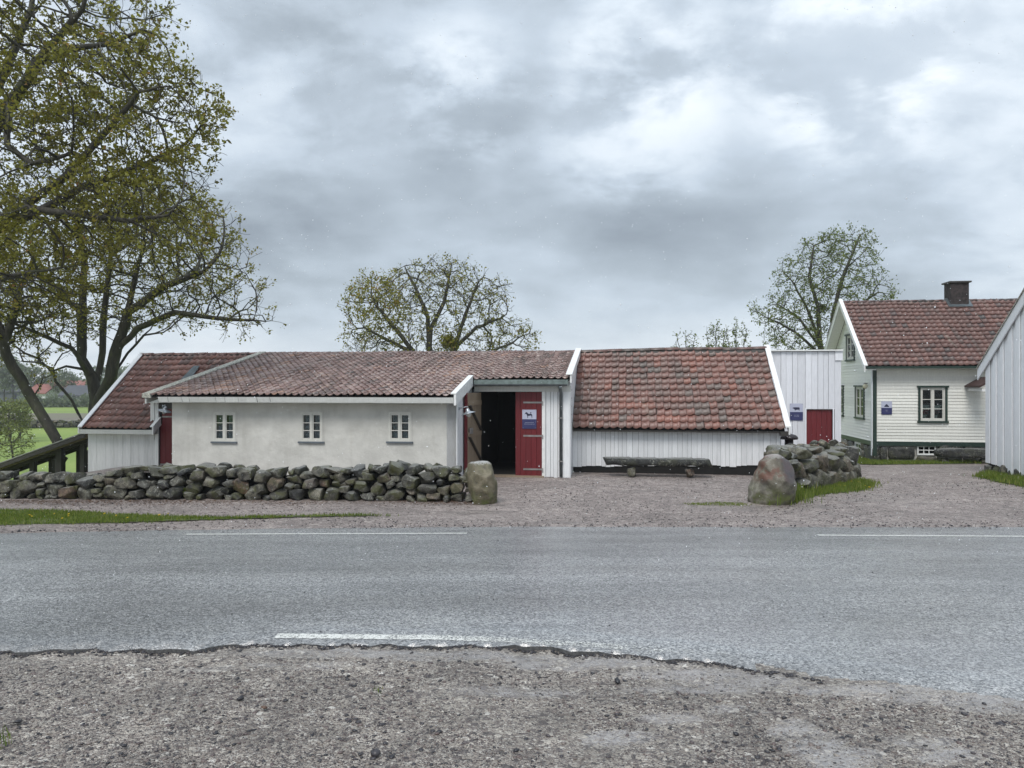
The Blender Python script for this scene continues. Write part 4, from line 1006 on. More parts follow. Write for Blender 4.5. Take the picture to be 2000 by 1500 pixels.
slopeboard(B, oB, b1_ + .0, b1_ + .12, bCE - .05, zBE + .10, bR + .03, zBR + .12, .03, 'verge_board', M['board_worn'])
slopeboard(B, oB, b1_ + .07, b1_ + .10, bCE - .05, zBE + .07, bR + .03, zBR + .09, .16, 'bargeboard', M['board_worn'])

# ================================================================== grey-white shed with red door (D)
bG = 20.7; g0, g1 = fa(1490, bG), fa(1641, bG); zG = fz(1570, 686, bG); gG = gnd(5.0, bG)
D, oD = root_at('flat_topped_shed', 'tall flat-topped pale boarded shed with a small red door behind the stone heap', 'shed', (g0 + g1) / 2, bG, gG)
P = Panel('a', bG, -1, oD); dh = (fa(1574, bG), fa(1626, bG), gG - .3, fz(1600, 799, bG))
wallcols(P, 'wall', M['dark'], D, g0, g1, -.12, 0, gG - .3, lambda s: zG, [dh])
vboards(P, D, M['board_cool'], g0, g1 + .02, .002, gG - .1, lambda s: zG - .01, [dh], .11, .19, 21, gap=.007, alt=.012)
door(D, P, dh[0] + .005, dh[1] - .005, -.05, gG + .02, dh[3] - .01, 5, 1, [])
for (x0, x1) in ((dh[0] - .03, dh[0] + .004), (dh[1] - .004, dh[1] + .03)):
    mb = P.mb(); P.box(mb, x0, x1, .03, .045, gG - .1, dh[3] + .02); mb.build('door_trim', M['board_cool'], D)
mb = MB(oD); mb.box(g0 - .05, g1 + .05, bG - .1, bG + 3.6, zG + .002, zG + .035); mb.build('roof', M['trim_white'], D)
mb = P.mb(); P.box(mb, fa(1630, bG), fa(1645, bG), .035, .055, zG - .24, zG + .0); mb.build('barge_end', M['board_cool'], D)
mb = MB(oD); mb.box(g0, g0 + .1, bG + .13, bG + 3.5, gG - .3, zG); mb.box(g1 - .1, g1, bG + .13, bG + 3.5, gG - .3, zG); mb.box(g0 + .1, g1 - .1, bG + 3.4, bG + 3.5, gG - .3, zG); mb.build('rear_wall', M['board_cool'], D)

# ================================================================== farmhouse (H)
bH = 24.3; hE = 24.0; hR = 26.6; h0 = fa(1706, bH); h1 = h0 + 7.2; gH = gnd(h0 + 1.5, bH)
zHE = fz(1705, 715, hE); zHR = fz(1655, 589, hR); zHb0, zHb1 = fz(1720, 869, bH), fz(1720, 862, bH)
H, oH = root_at('farmhouse', 'white clapboard farmhouse with dark green trim, red tile roof and brown chimney', 'house', h0 + 1.5, bH, gH)
zH = lambda b: zHE + (zHR - zHE) * (b - hE) / (hR - hE) if b <= hR else zHR - (zHR - zHE) * (b - hR) / (hR - hE)
P = Panel('a', bH, -1, oH)
wn = (fa(1797, bH), fa(1845, bH), fz(1820, 822, bH), fz(1820, 757, bH))
wb = (fa(1791, bH), fa(1829, bH), fz(1810, 889, bH), fz(1810, 869.5, bH))
wallcols(P, 'wall', M['clap'], H, h0, h1, -.15, 0, zHb0, lambda s: zHE - .02, [wn])
clap(P, H, M['clap'], lambda z: (h0 + .06, h1 - .05), .001, zHb1, zHE - .08, .0925, [(wn[0] - .055, wn[1] + .055, wn[2] - .05, wn[3] + .05)], seed=2)
window(P, H, *wn, .03, 1, 3, M['win_white'], trim=M['green_trim'], trimw=.065, curtain=(M['lace'], .30, .46), depth=.08, fw=.04, sw=.03, mw=.02)
mb = P.mb(); P.box(mb, h0 - .03, h0 + .08, .002, .045, zHb0 - .32, zHE - .06); mb.build('corner_board', M['green_trim'], H)
mb = P.mb(); P.box(mb, h0 + .081, h1, .002, .05, zHb0 - .02, zHb1 - .002); mb.build('water_table', M['green_trim'], H)
mb = MB(oH); mb.box(h0 - .32, h1 + .3, hE - .10, hE - .02, zHE - .075, zHE - .01); mb.build('gutter', M['green_trim'], H)
mb = MB(oH); mb.box(h0 - .3, h1, hE - .01, bH, zHE - .09, zHE - .07); mb.build('soffit', M['clap'], H)
# left gable
Pg = Panel('b', h0, -1, oH); bB = 2 * hR - bH
w1 = (25.15, 25.95, fz(1675, 815, 25.5), fz(1675, 756, 25.5)); w2 = (26.15, 26.95, fz(1662, 702, 26.5), fz(1662, 655, 26.5))
w3 = (27.4, 28.1, w1[2], w1[3])
gw = [w1, w2, w3]; wb2 = (25.55, 26.2, zHb0 - .42, zHb0 - .03)
wallcols(Pg, 'gable_wall', M['clap_side'], H, bH + .001, bB, -.15, 0, zHb0, lambda b: zH(b) - .05, gw, brk=(hR,))
def gext(z):
    if z < zHE: return (bH + .01, bB)
    k = (z + .06 - zHE) / (zHR - zHE); a, b = lerp(hE, hR, k), lerp(2 * hR - hE, hR, k); a = max(a, bH); b = min(b, bB)
    return (a, b) if b - a > .05 else None
clap(Pg, H, M['clap_side'], gext, .001, zHb1, zHR - .1, .0925, [(h[0] - .055, h[1] + .055, h[2] - .05, h[3] + .05) for h in gw], seed=4)
for h in gw: window(Pg, H, *h, .03, 1, 3, M['win_white'], trim=M['green_trim'], trimw=.065, depth=.08, fw=.04, sw=.03, mw=.02, curtain=(M['lace'], 0, .5))
mb = Pg.mb(); Pg.box(mb, bH - .03, bH + .08, .025, .05, zHb0 - .32, zHE - .06); mb.build('corner_board', M['board_bright'], H)
mb = Pg.mb(); Pg.box(mb, bH + .081, bB, .002, .05, zHb0 - .02, zHb1 - .002); mb.build('water_table', M['green_trim'], H)
mb = Pg.mb(); Pg.box(mb, 24.75, 25.0, .03, .05, fz(1686, 706, 24.9), fz(1686, 702, 24.9)); Pg.box(mb, 24.86, 24.9, .03, .05, fz(1686, 701, 24.9), fz(1686, 690, 24.9)); mb.build('vent_trim', M['green_trim'], H)
# roof
ov = .33
tiled_roof(H, oH, h0 - ov, h1, hE, hR, zHE + .01, zHR - .02, 44, 16, M['tile_H'], .024, seed=33, limit=300, curve=.012, tone=lambda a, f, r: r.gauss(.62 if r.random() > .12 else .2, .12), wob=.005)
ridge_caps(H, oH, h0 - ov, h1, hR, zHR + .005, M['tile_H'], .26, .055, 14)
plainroof(H, oH, h0 - ov, h1, hR + .02, 2 * hR - hE, zHR - .0, zHE, M['tile_H'])
for sgn in (-1, 1):
    e = hE - .06 if sgn < 0 else 2 * hR - hE + .06
    slopeboard(H, oH, h0 - ov - .035, h0 - ov - .005, e, zHE - .0, hR, zHR + .045, .17, 'bargeboard', M['trim_white'])
    slopeboard(H, oH, h0 - ov - .05, h0 - ov + .06, e, zHE + .035, hR, zHR + .085, .03, 'verge_board', M['trim_white'])
    slopeboard(H, oH, h0 - ov, h0 - .03, e, zHE - .10, hR, zHR - .075, .02, 'verge_soffit', M['clap_side'])
# chimney
chx = fa(1868, hR); cz = fz(1868, 551, hR); mb = MB(oH)
mb.box(chx - .27, chx + .27, hR - .26, hR + .26, zHR - .35, cz - .05); ch = mb.build('chimney', plain('sooty_chimney_render', (.035, .026, .025), .8, noise=.5, nscale=12, bumpd=.02), H)
mb = MB(oH); mb.box(chx - .33, chx + .33, hR - .32, hR + .32, cz - .049, cz); mb.build('chimney_slab', M['dark_wood'], ch)
mb = MB(oH); mb.lathe([(.32, -.0), (.30, .02)], (0, 0, -99), 4)
slopeboard(H, oH, chx - .36, chx + .36, hR - .34, zH(hR - .34) + .06, hR, zHR + .06, .02, 'chimney_flashing', M['zinc'])
# foundation stones
def rockmesh(seed, sub=3, planes=11, dmin=.5, dmax=.88, namp=.045):
    r = random.Random(seed); bm = bmesh.new(); bmesh.ops.create_icosphere(bm, subdivisions=sub, radius=1)
    ns = [(Vector([r.gauss(0, 1) for _ in range(3)]).normalized(), r.uniform(dmin, dmax)) for _ in range(planes)] + [((Vector(q_) + Vector((r.gauss(0, .16), r.gauss(0, .16), r.gauss(0, .16)))).normalized(), r.uniform(.52, .74)) for q_ in ((1, 0, 0), (-1, 0, 0), (0, -1, 0), (0, 1, 0), (0, 0, 1), (0, 0, -1))] + [(Vector((r.gauss(0, .15), r.gauss(0, .15), sg)).normalized(), r.uniform(.55, .8)) for sg in (-1, 1)] + [(Vector((sg, r.gauss(0, .3), r.gauss(0, .3))).normalized(), r.uniform(.6, .85)) for sg in (-1, 1)]
    ph = [r.uniform(0, 6) for _ in range(6)]
    for v in bm.verts:
        c_ = v.co.copy()
        for n, d in ns:
            k = c_.dot(n)
            if k > d: c_ -= n * (k - d) * .96
        c_ *= 1 + namp * (math.sin(3 * c_.x + ph[0]) * math.cos(4 * c_.y + ph[1]) + .6 * math.sin(7 * c_.z + ph[2] + 3 * c_.x) + .3 * math.sin(11 * c_.y + ph[3]) * math.sin(9 * c_.x + ph[4]))
        v.co = c_
    me = bpy.data.meshes.new('stone'); bm.to_mesh(me); bm.free(); me.shade_smooth(); me.set_sharp_from_angle(angle=R(26)); return me
rockvars = [rockmesh(100 + i) for i in range(22)]
def matvar(me, mat):
    c_ = me.copy(); c_.materials.clear(); c_.materials.append(mat); return c_
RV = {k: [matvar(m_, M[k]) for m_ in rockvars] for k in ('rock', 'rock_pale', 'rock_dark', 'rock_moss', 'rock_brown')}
def blockstone(par, off, P, s0, s1, t0, t1, z0, z1, mat, seed, name='stone'):
    r = random.Random(seed); bm = bmesh.new()
    bmesh.ops.create_cube(bm, size=1); bmesh.ops.subdivide_edges(bm, edges=bm.edges[:], cuts=3, use_grid_fill=True)
    for v in bm.verts:
        c_ = v.co; s = 1 - .10 * (abs(c_.x * 2) ** 4 * abs(c_.z * 2) ** 4) - .05 * (abs(c_.y * 2) ** 4)
        q = lerp(s0, s1, c_.x * s + .5) + r.gauss(0, .006); t = lerp(t0, t1, c_.y + .5) + r.gauss(0, .008); z = lerp(z0, z1, c_.z * s + .5) + r.gauss(0, .006)
        v.co = Vector(P.pt(q, t, z)) - Vector(off)
    me = bpy.data.meshes.new(name); bm.to_mesh(me); bm.free(); me.shade_smooth(); me.materials.append(mat)
    o = bpy.data.objects.new(name, me); link(o, par); return o
zf = zHb0 - .03
wallcols(P, 'foundation', M['mortar'], H, h0 + .02, h1, -.3, -.05, gH - .5, lambda s: zf, [wb])
wallcols(Pg, 'foundation', M['mortar'], H, bH + .06, bB, -.3, -.05, gH - .5, lambda s: zf, [wb2])
bx = lambda px: fa(px, bH)
for i, (x0, x1, y0, y1, mt) in enumerate([(1703, 1717, 869, 905, 'rock_dark'), (1719, 1733, 872, 902, 'rock_dark'), (1735, 1787, 871, 897, 'rock_dark'), (1713, 1740, 900, 908, 'rock'), (1741, 1790, 898, 906, 'rock'), (1791, 1830, 891, 906, 'rock'), (1831, 1880, 869, 905, 'rock_dark'), (1882, 1930, 869, 905, 'rock_dark'), (1932, 1990, 869, 905, 'rock_dark'), (1992, 2060, 869, 905, 'rock_dark')]):
    blockstone(H, oH, P, bx(x0), bx(x1), -.25, .04, fz(x0, y1, bH), fz(x0, y0, bH), M[mt], i)
for i, (b0, b1, z0, z1, mt) in enumerate([(24.3, 24.75, gH - .1, zf, 'rock_dark'), (24.77, 25.1, gH - .1, zf, 'rock'), (25.12, 25.5, gH - .1, zf - .2, 'rock_pale'), (25.12, 25.5, zf - .19, zf, 'rock'), (26.25, 26.8, gH - .1, zf, 'rock_dark'), (26.82, 27.6, gH - .1, zf, 'rock')]):
    blockstone(H, oH, Pg, b0, b1, -.25, .04, z0, z1, M[mt], 40 + i)
window(P, H, wb[0] + .01, wb[1] - .01, wb[2], wb[3] - .005, .0, 3, 2, M['trim_white'], sashes=1, fw=.03, sw=.012, mw=.022, depth=.06)
window(Pg, H, wb2[0] + .01, wb2[1] - .01, wb2[2], wb2[3], .0, 2, 2, M['trim_white'], sashes=1, fw=.05, sw=.02, mw=.022, depth=.06)
mb = MB(oH); mb.box(h0 + .16, h1 - .16, bB - .2, bB - .1, gH - .5, zHE); mb.box(h1 - .16, h1, bH, bB, gH - .5, zHE); mb.box(h0 + .17, h1 - .17, bH + .35, bB - .2, zHb0 - .05, zHb0 + .0); mb.box(h0 + .17, h1 - .17, bH + .17, bB - .2, zHE - .06, zHE - .03); mb.build('inner_walls', M['dark'], H)
# porch roof end at the right
pp0, pp1 = fa(1904, 23.6), fa(1936, 23.6); mb = MB(oH); mb.hexa([(pp0, 23.3, fz(1906, 757, 23.6)), (pp1, 23.3, fz(1936, 740, 23.6)), (pp1, 24.27, fz(1936, 740, 23.6)), (pp0, 24.27, fz(1906, 757, 23.6)), (pp0, 23.3, fz(1906, 753, 23.6)), (pp1, 23.3, fz(1936, 736, 23.6)), (pp1, 24.27, fz(1936, 736, 23.6)), (pp0, 24.27, fz(1906, 753, 23.6))]); mb.build('porch_roof', plain('rusty_porch_roof', (.055, .028, .024), .6), H)
mb = MB(oH); mb.box(pp0 + .08, pp1, 23.34, 24.26, fz(1910, 764, 23.6), fz(1910, 759, 23.6)); mb.build('porch_ceiling', M['trim_white'], H)
# flowers in the window
for k, px in enumerate((1808, 1829)):
    s = fa(px, bH); x, y = F2W(s, bH + .11); zz = wn[2] + .07
    t_ = thing('potted_geranium', ['red potted geranium in the left half of the farmhouse front window', 'red potted geranium in the right half of the farmhouse front window'][k], 'potted plant', (x, y, zz), 0, 'geraniums on the window sill')
    mb = MB(); mb.lathe([(.045, 0), (.065, .10), (.068, .105), (.055, .10)], (0, 0, 0), 14); mb.build('pot', M['pot'], t_, True)
    V = []; T = []; n = 120
    c_ = rng.normal(0, 1, (n, 3)); c_ /= np.linalg.norm(c_, axis=1)[:, None]; c_ *= rng.random((n, 1)) ** .4; c_ = c_ * np.array([.14, .07, .10]) + np.array([0, 0, .22])
    d1_ = rng.normal(0, .02, (n, 3)); d2_ = rng.normal(0, .02, (n, 3))
    V = np.stack([c_ - d1_, c_ + d2_, c_ + d1_], 1).reshape(-1, 3); T = np.arange(3 * n).reshape(-1, 3)
    np_mesh('blossom', V, T, M['geranium'], parent=t_)
mb = MB(oH); mb.box(wn[0] - .1, wn[1] + .1, bH + .06, bH + .26, wn[2] + .03, wn[2] + .065); mb.build('inner_sill', M['trim_white'], H)

# ================================================================== white barn at the right edge (R)
bK = 20.36; aK = fa(1930, bK); zK0 = fz(1930, 903, bK); gK = gnd(aK, bK)
K, oK = root_at('white_boarded_barn', 'tall white barn with upright boards on rough stones at right edge', 'barn', aK, bK - 1.5, gK)
Pk = Panel('b', aK, -1, oK)
bKe = bK + .35; bKn = 17.3                                       # eave end; a point near the frame's edge
zKe = fz(1919, 723, bKe); tgt = fz(2000, 578, 18.55); sK = (tgt - zKe) / (bKe - 18.55); bKr = bKe - 3.0
zK = lambda b: zKe + sK * (bKe - b) if b >= bKr else zKe + sK * (bKe - bKr) - sK * (bKr - b)
wallcols(Pk, 'wall', M['dark'], K, bKr - 2.6, bK, -.12, 0, zK0 - .05, lambda b: zK(b) - .06, brk=(bKr,))
zbK = lambda b: zK0 - .10 * (bK - b) * 0
r_ = random.Random(5)
vboards(Pk, K, M['board_bright'], bKr - 2.6, bK + .02, .002, zK0, lambda b: zK(b) - .06, (), .15, .22, 31, gap=.004, alt=.028, thick=.022, bot=lambda b: -.05 * (bK - b) + (-.13 if b < 19.5 and int(b * 5) % 2 else .0))
Pk2 = Panel('a', bK, 1, oK); mb = Pk2.mb(); Pk2.box(mb, aK + .02, aK + 6, -.1, 0, zK0 - .05, zKe - .1); mb.build('rear_wall', M['board_bright'], K)
mb = MB(oK)
for q0, q1 in ((bKe, bKr), (bKr, bKr - 3.0)):
    mb.hexa([(aK - .07, q0, zK(q0) - .02), (aK + 6, q0, zK(q0) - .02), (aK + 6, q1, zK(q1) - .02), (aK - .07, q1, zK(q1) - .02), (aK - .07, q0, zK(q0) + .03), (aK + 6, q0, zK(q0) + .03), (aK + 6, q1, zK(q1) + .03), (aK - .07, q1, zK(q1) + .03)])
mb.build('roof', M['sheet'], K)
slopeboard(K, oK, aK - .10, aK - .07, bKe, zK(bKe) + .02, bKr, zK(bKr) + .02, .27, 'bargeboard', M['board_bright'])
slopeboard(K, oK, aK - .10, aK - .07, bKr - 3, zK(bKr - 3) + .02, bKr, zK(bKr) + .02, .27, 'bargeboard', M['board_bright'])
slopeboard(K, oK, aK - .13, aK - .02, bKe + .01, zK(bKe) + .04, bKr, zK(bKr) + .05, .02, 'verge_board', M['lichen_strip'])
for i in range(12):
    b_ = bK - .1 - i * .36; s = random.Random(i + 50)
    o = bpy.data.objects.new('stone', RV[('rock_dark', 'rock', 'rock_pale', 'rock_dark')[i % 4]][i]); link(o, K)
    hh = s.uniform(.2, .3); g_ = gnd(aK, b_); o.location = (aK + .02 - oK[0], b_ - oK[1], g_ + .06 - oK[2]); o.scale = (.16, s.uniform(.17, .24), hh); o.rotation_euler = (s.uniform(-.3, .3), s.uniform(-.3, .3), s.uniform(-.4, .4))
# ------------------------------------------------------------------ dry stone walls and boulders
def drywall(root, p0, p1, height, thick, nx, mats, seed, courses=4, hvar=None, batter=.06, cap=1.15, backrow=True, longs=1.0):
    """stones one by one along p0->p1; front side is the one towards the camera"""
    r = random.Random(seed); p0, p1 = Vector(p0), Vector(p1); d = (p1 - p0); Ln = d.length; d.normalize(); nrm = Vector((d.y, -d.x, 0))
    if nrm.y > 0: nrm = -nrm
    root_loc = Vector(root.location); ang = math.atan2(d.y, d.x)
    def put(s, t, z, ws, ts, hs, tilt=.25):
        v = p0 + d * s + nrm * t; g = G(v.x, v.y)
        k = r.choices(range(len(mats)), [m_[1] for m_ in mats])[0]
        o = bpy.data.objects.new('stone', r.choice(RV[mats[k][0]])); link(o, root)
        o.location = (v.x - root_loc.x, v.y - root_loc.y, g + z - root_loc.z); o.scale = (ws, ts, hs)
        o.rotation_euler = (r.gauss(0, .12) + r.choice((0, math.pi)), r.gauss(0, tilt), ang + r.gauss(0, .25) + r.choice((0, math.pi)))
    hv = (lambda s: height * (1 + .06 * math.sin(s * 1.1) + .04 * math.sin(s * 2.7))) if hvar is None else hvar
    top = {}
    z = [0.0] * 4000; res = .02                                    # running skyline, so courses interlock
    c = 0
    while c < courses * 3:
        s = r.uniform(-.1, .1); placed = 0; c += 1
        while s < Ln:
            wd = r.choice((r.uniform(.15, .26), r.uniform(.24, .38), r.uniform(.34, .46))) * nx * longs
            i0, i1 = max(0, int(s / res)), max(1, int((s + wd) / res)); base = sorted(z[i0:i1])[int((i1 - i0) * .35)] if i1 > i0 else 0
            H_ = hv(s)
            if base < H_ - .05:
                hh = min(r.uniform(.5, .85) * wd, height / courses * 1.6); hh = max(.09, hh)
                if base + hh > H_ + .06: hh = max(.09, H_ + r.uniform(-.01, .05) - base)
                lastc = base + hh > H_ - .07
                th_ = thick * (.5 if not lastc else .62)
                put(s + wd / 2, thick / 2 - batter * (base + hh / 2) / height - th_ * .5 + r.uniform(-.02, .06), base + hh / 2, wd * .66, th_ * .7, hh * .72, .2)
                if lastc and backrow: put(s + wd / 2 + r.uniform(-.1, .1), -thick * .25, H_ - .07 + r.uniform(-.02, .03), wd * .55, thick * .32, .10)
                for i in range(i0, i1): z[i] = base + hh * .95
                placed += 1
            s += wd * .97
        if not placed: break
    # small packing stones wedged in the joints
    for i in range(int(Ln * 3.2)):
        s = r.uniform(.1, Ln - .1); zz = r.uniform(.05, hv(s) - .08); q_ = r.uniform(.045, .085); put(s, thick / 2 - batter * zz / height - .12, zz, q_ * 1.3, q_, q_ * .8, .5)
    # dark rubble heart
    mb = MB(root_loc); n = int((Ln - .3) / .25); q = []
    for i in range(n + 1):
        s = .2 + (Ln - .5) * i / n; v = p0 + d * s; g = G(v.x, v.y); H_ = hv(s) - .12 + r.uniform(-.02, .02)
        a = v + nrm * (thick / 2 - .2 - batter); b = v - nrm * (thick / 2 - .12); q += [(a.x, a.y, g - .05), (b.x, b.y, g - .05), (b.x, b.y, g + H_ * .9), (a.x, a.y, g + H_)]
    f = []
    for i in range(n):
        for k in range(4): f.append((4 * i + k, 4 * i + (k + 1) % 4, 4 * i + 4 + (k + 1) % 4, 4 * i + 4 + k))
    f += [(0, 1, 2, 3), (4 * n + 3, 4 * n + 2, 4 * n + 1, 4 * n)]
    mb.add(q, f); o = mb.build('rubble_core', M['core'], root)
a = GP(-120, 976); b = GP(930, 982); a.y += .38; b.y += .30
wl = thing('stone_wall', 'long low dry stone wall running along the road in front of the plastered barn', 'stone wall', (a.x, a.y, G(a.x, a.y)))
drywall(wl, a, b, .60, .62, .86, [('rock', .62), ('rock_pale', .2), ('rock_dark', .1), ('rock_moss', .08)], 11, 4, hvar=lambda s: pw(s, [(0, .42), (2.6, .43), (3.2, .56), (6, .57), (9, .60), (14, .61)]) + .025 * math.sin(s * 1.7) + .02 * math.sin(s * 4.1))
a = GP(1572, 970); b = GP(1674, 941); a.y += .42; b.y += .3; a.x -= .28; b.x -= .3
wr = thing('stone_wall', 'short thick tumbledown stone wall of rounded boulders beside the gravel entrance', 'stone wall', (a.x, a.y, G(a.x, a.y)))
drywall(wr, a, b, .80, .95, 1.45, [('rock_pale', .6), ('rock', .3), ('rock_dark', .1)], 23, 3, batter=.2, hvar=lambda s: .78 + .04 * math.sin(s * 2), longs=1.0)
r = random.Random(77)
for px, py, sz, mt in ((1534, 878, .13, 'rock_moss'), (1554, 875, .13, 'rock'), (1590, 863, .12, 'rock_dark'), (1606, 862, .15, 'rock_pale'), (1628, 862, .17, 'rock'), (1590, 870, .15, 'rock_brown'), (1612, 869, .17, 'rock_moss'), (1648, 868, .17, 'rock_pale'), (1578, 873, .14, 'rock_pale'), (1636, 872, .2, 'rock'), (1560, 878, .2, 'rock_pale'), (1532, 884, .2, 'rock')):
    y = lerp(14.0, 16.9, (px - 1530) / 120) + .35; v = W(px, py, y)
    o = bpy.data.objects.new('stone', r.choice(RV[mt])); link(o, wr); o.location = v - wr.location - Vector((0, 0, .02)); o.scale = (sz, sz * .8, sz * .62); o.rotation_euler = (r.gauss(0, .2), r.gauss(0, .3), r.uniform(0, 6))
# filler stones under those loose ones
for i in range(34):
    t = r.random(); y = lerp(13.9, 17.0, t); x = lerp(4.95, 7.2, t) - r.uniform(.0, .5); g = G(x, y)
    o = bpy.data.objects.new('stone', r.choice(RV[r.choice(('rock', 'rock_pale', 'rock_dark'))])); link(o, wr); o.location = (x - wr.location.x, y - wr.location.y, g + r.uniform(.05, .72) - wr.location.z); s_ = r.uniform(.17, .26); o.scale = (s_, s_, s_ * .65); o.rotation_euler = (r.gauss(0, .3), r.gauss(0, .3), r.uniform(0, 6))
def profile_rock(name, label, levels, y0, mat, seed, n=40, sq=.75, sub=6, amp=.02, cat='boulder'):
    """levels: (py, px_left, px_right, half depth), foot first; y0 the distance of its front"""
    r = random.Random(seed); base = GP((levels[0][1] + levels[0][2]) / 2, levels[0][0]); yc = y0 + max(l[3] for l in levels)
    root = Vector((((levels[0][1] + levels[0][2]) / 2 - 1000) / 1500 * yc, yc, G(base.x, yc)))
    L_ = []
    for (a, b) in zip(levels, levels[1:]):
        for k in range(sub): L_.append([lerp(x, y, k / sub) for x, y in zip(a, b)])
    L_.append(list(levels[-1])); ph = [r.uniform(0, 6) for _ in range(9)]; V = []; F = []
    zt_ = E + (750 - levels[-1][0]) * yc / 1500; zb2 = E + (750 - levels[0][0]) * yc / 1500; hh_ = (zt_ - zb2) / 2; hw = max(l[2] - l[1] for l in levels) / 2 * yc / 1500; hd = max(l[3] for l in levels)
    cen = Vector((root.x, yc, (zt_ + zb2) / 2)); cl = [(Vector((r.gauss(0, 1), -abs(r.gauss(0, 1)), r.gauss(.1, .8))).normalized(), r.uniform(.88, 1.08)) for _ in range(12)]
    for j, (py, xl, xr, dp) in enumerate(L_):
        sc_ = yc / 1500; z = E + (750 - py) * sc_; x0 = (xl - 1000) * sc_; x1 = (xr - 1000) * sc_; cx, rx = (x0 + x1) / 2, (x1 - x0) / 2
        for k in range(n):
            t = 2 * math.pi * k / n; c_, s_ = math.cos(t), math.sin(t); X = math.copysign(abs(c_) ** sq, c_) * rx; Y = math.copysign(abs(s_) ** sq, s_) * dp
            p = Vector((cx + X, yc + Y, z))
            w_ = amp * (math.sin(5 * p.x + 4 * z + ph[0] + 2 * math.sin(3 * p.y)) + .6 * math.sin(11 * p.x - 9 * z + ph[1]) * math.sin(8 * p.y + ph[2]) + .35 * math.sin(23 * z + 17 * p.x + ph[3]) + .3 * math.sin(31 * p.x + ph[5]) * math.sin(27 * z + ph[6]))
            d = Vector((X, Y, 0)); d = d.normalized() if d.length > 1e-5 else d
            p = p + d * w_ + Vector((0, 0, w_ * .4)); qn = Vector(((p.x - cen.x) / hw, (p.y - cen.y) / hd, (p.z - cen.z) / hh_))
            for nn_, dd_ in cl:
                k_ = qn.dot(nn_)
                if k_ > dd_: qn -= nn_ * (k_ - dd_) * .9
            V.append(Vector((cen.x + qn.x * hw, cen.y + qn.y * hd, cen.z + qn.z * hh_)) - root)
    m_ = len(L_)
    for j in range(m_ - 1):
        for k in range(n): F.append((j * n + k, j * n + (k + 1) % n, (j + 1) * n + (k + 1) % n, (j + 1) * n + k))
    c_ = sum((V[(m_ - 1) * n + k] for k in range(n)), Vector()) / n; V.append(c_ + Vector((0, 0, .008)))
    for k in range(n): F.append(((m_ - 1) * n + k, (m_ - 1) * n + (k + 1) % n, m_ * n))
    F.append(tuple(range(n))[::-1])
    me = bpy.data.meshes.new(name); me.from_pydata([tuple(v) for v in V], [], F); me.shade_smooth(); me.set_sharp_from_angle(angle=R(24)); me.materials.append(mat)
    o = bpy.data.objects.new(name, me); link(o); o.location = root; tag(o, label, cat); return o
# two gate boulders with their own colouring
m, t, p = newmat('standing_boulder'); pos = wpos(t); tcz = coords(t, 'Generated'); sz_ = N(t, 'ShaderNodeSeparateXYZ'); t.links.new(tcz, sz_.inputs[0])
n = NOISE(t, pos, 5, 6, .65); f = NOISE(t, pos, 40, 5, .7)
c = RAMP(t, n, [(.34, (.05, .045, .03)), (.5, (.14, .12, .075)), (.66, (.25, .215, .15))])
c = MIX(t, MAPR(t, f, .5, .7, 0, .5), c, (.05, .045, .035))
c = MIX(t, MA(t, 'MULTIPLY', MAPR(t, NOISE(t, pos, 7, 5, .6), .4, .62), MAPR(t, sz_.outputs[2], .5, .1, .15, .75)), c, (.09, .115, .02))
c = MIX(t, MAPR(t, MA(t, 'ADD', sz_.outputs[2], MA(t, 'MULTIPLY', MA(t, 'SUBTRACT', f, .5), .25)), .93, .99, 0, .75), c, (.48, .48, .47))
t.links.new(c, p.inputs['Base Color']); p.inputs['Roughness'].default_value = .55; bump(t, p, MA(t, 'ADD', n, MA(t, 'MULTIPLY', f, .5)), .9, .03)
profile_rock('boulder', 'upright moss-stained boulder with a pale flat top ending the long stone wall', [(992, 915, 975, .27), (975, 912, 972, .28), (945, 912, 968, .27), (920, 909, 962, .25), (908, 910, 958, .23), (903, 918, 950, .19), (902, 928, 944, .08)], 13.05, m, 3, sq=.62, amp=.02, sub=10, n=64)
m, t, p = newmat('rounded_boulder'); pos = wpos(t); tcz = coords(t, 'Generated'); sz_ = N(t, 'ShaderNodeSeparateXYZ'); t.links.new(tcz, sz_.inputs[0])
n = NOISE(t, pos, 3.5, 6, .65); f = NOISE(t, pos, 45, 5, .7)
c = RAMP(t, n, [(.37, (.045, .04, .03)), (.5, (.13, .12, .09)), (.63, (.27, .255, .21))])
up = MAPR(t, sz_.outputs[2], .45, .62)
c = MIX(t, MA(t, 'MULTIPLY', up, MAPR(t, NOISE(t, pos, 4, 5, .7), .42, .55, .1, .95)), c, (.13, .06, .04))
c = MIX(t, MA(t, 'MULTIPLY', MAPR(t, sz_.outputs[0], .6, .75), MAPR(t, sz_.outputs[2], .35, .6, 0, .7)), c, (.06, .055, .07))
c = MIX(t, MA(t, 'MULTIPLY', MAPR(t, NOISE(t, pos, 6, 5), .42, .6), MAPR(t, sz_.outputs[2], .5, .2, .05, .8)), c, (.10, .12, .03))
c = MIX(t, MAPR(t, f, .58, .7, 0, .4), c, (.05, .045, .04))
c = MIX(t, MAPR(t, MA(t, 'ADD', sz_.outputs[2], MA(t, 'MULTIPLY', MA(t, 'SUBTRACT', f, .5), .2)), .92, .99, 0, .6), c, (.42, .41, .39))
t.links.new(c, p.inputs['Base Color']); p.inputs['Roughness'].default_value = .5; bump(t, p, MA(t, 'ADD', n, MA(t, 'MULTIPLY', f, .35)), .9, .03)
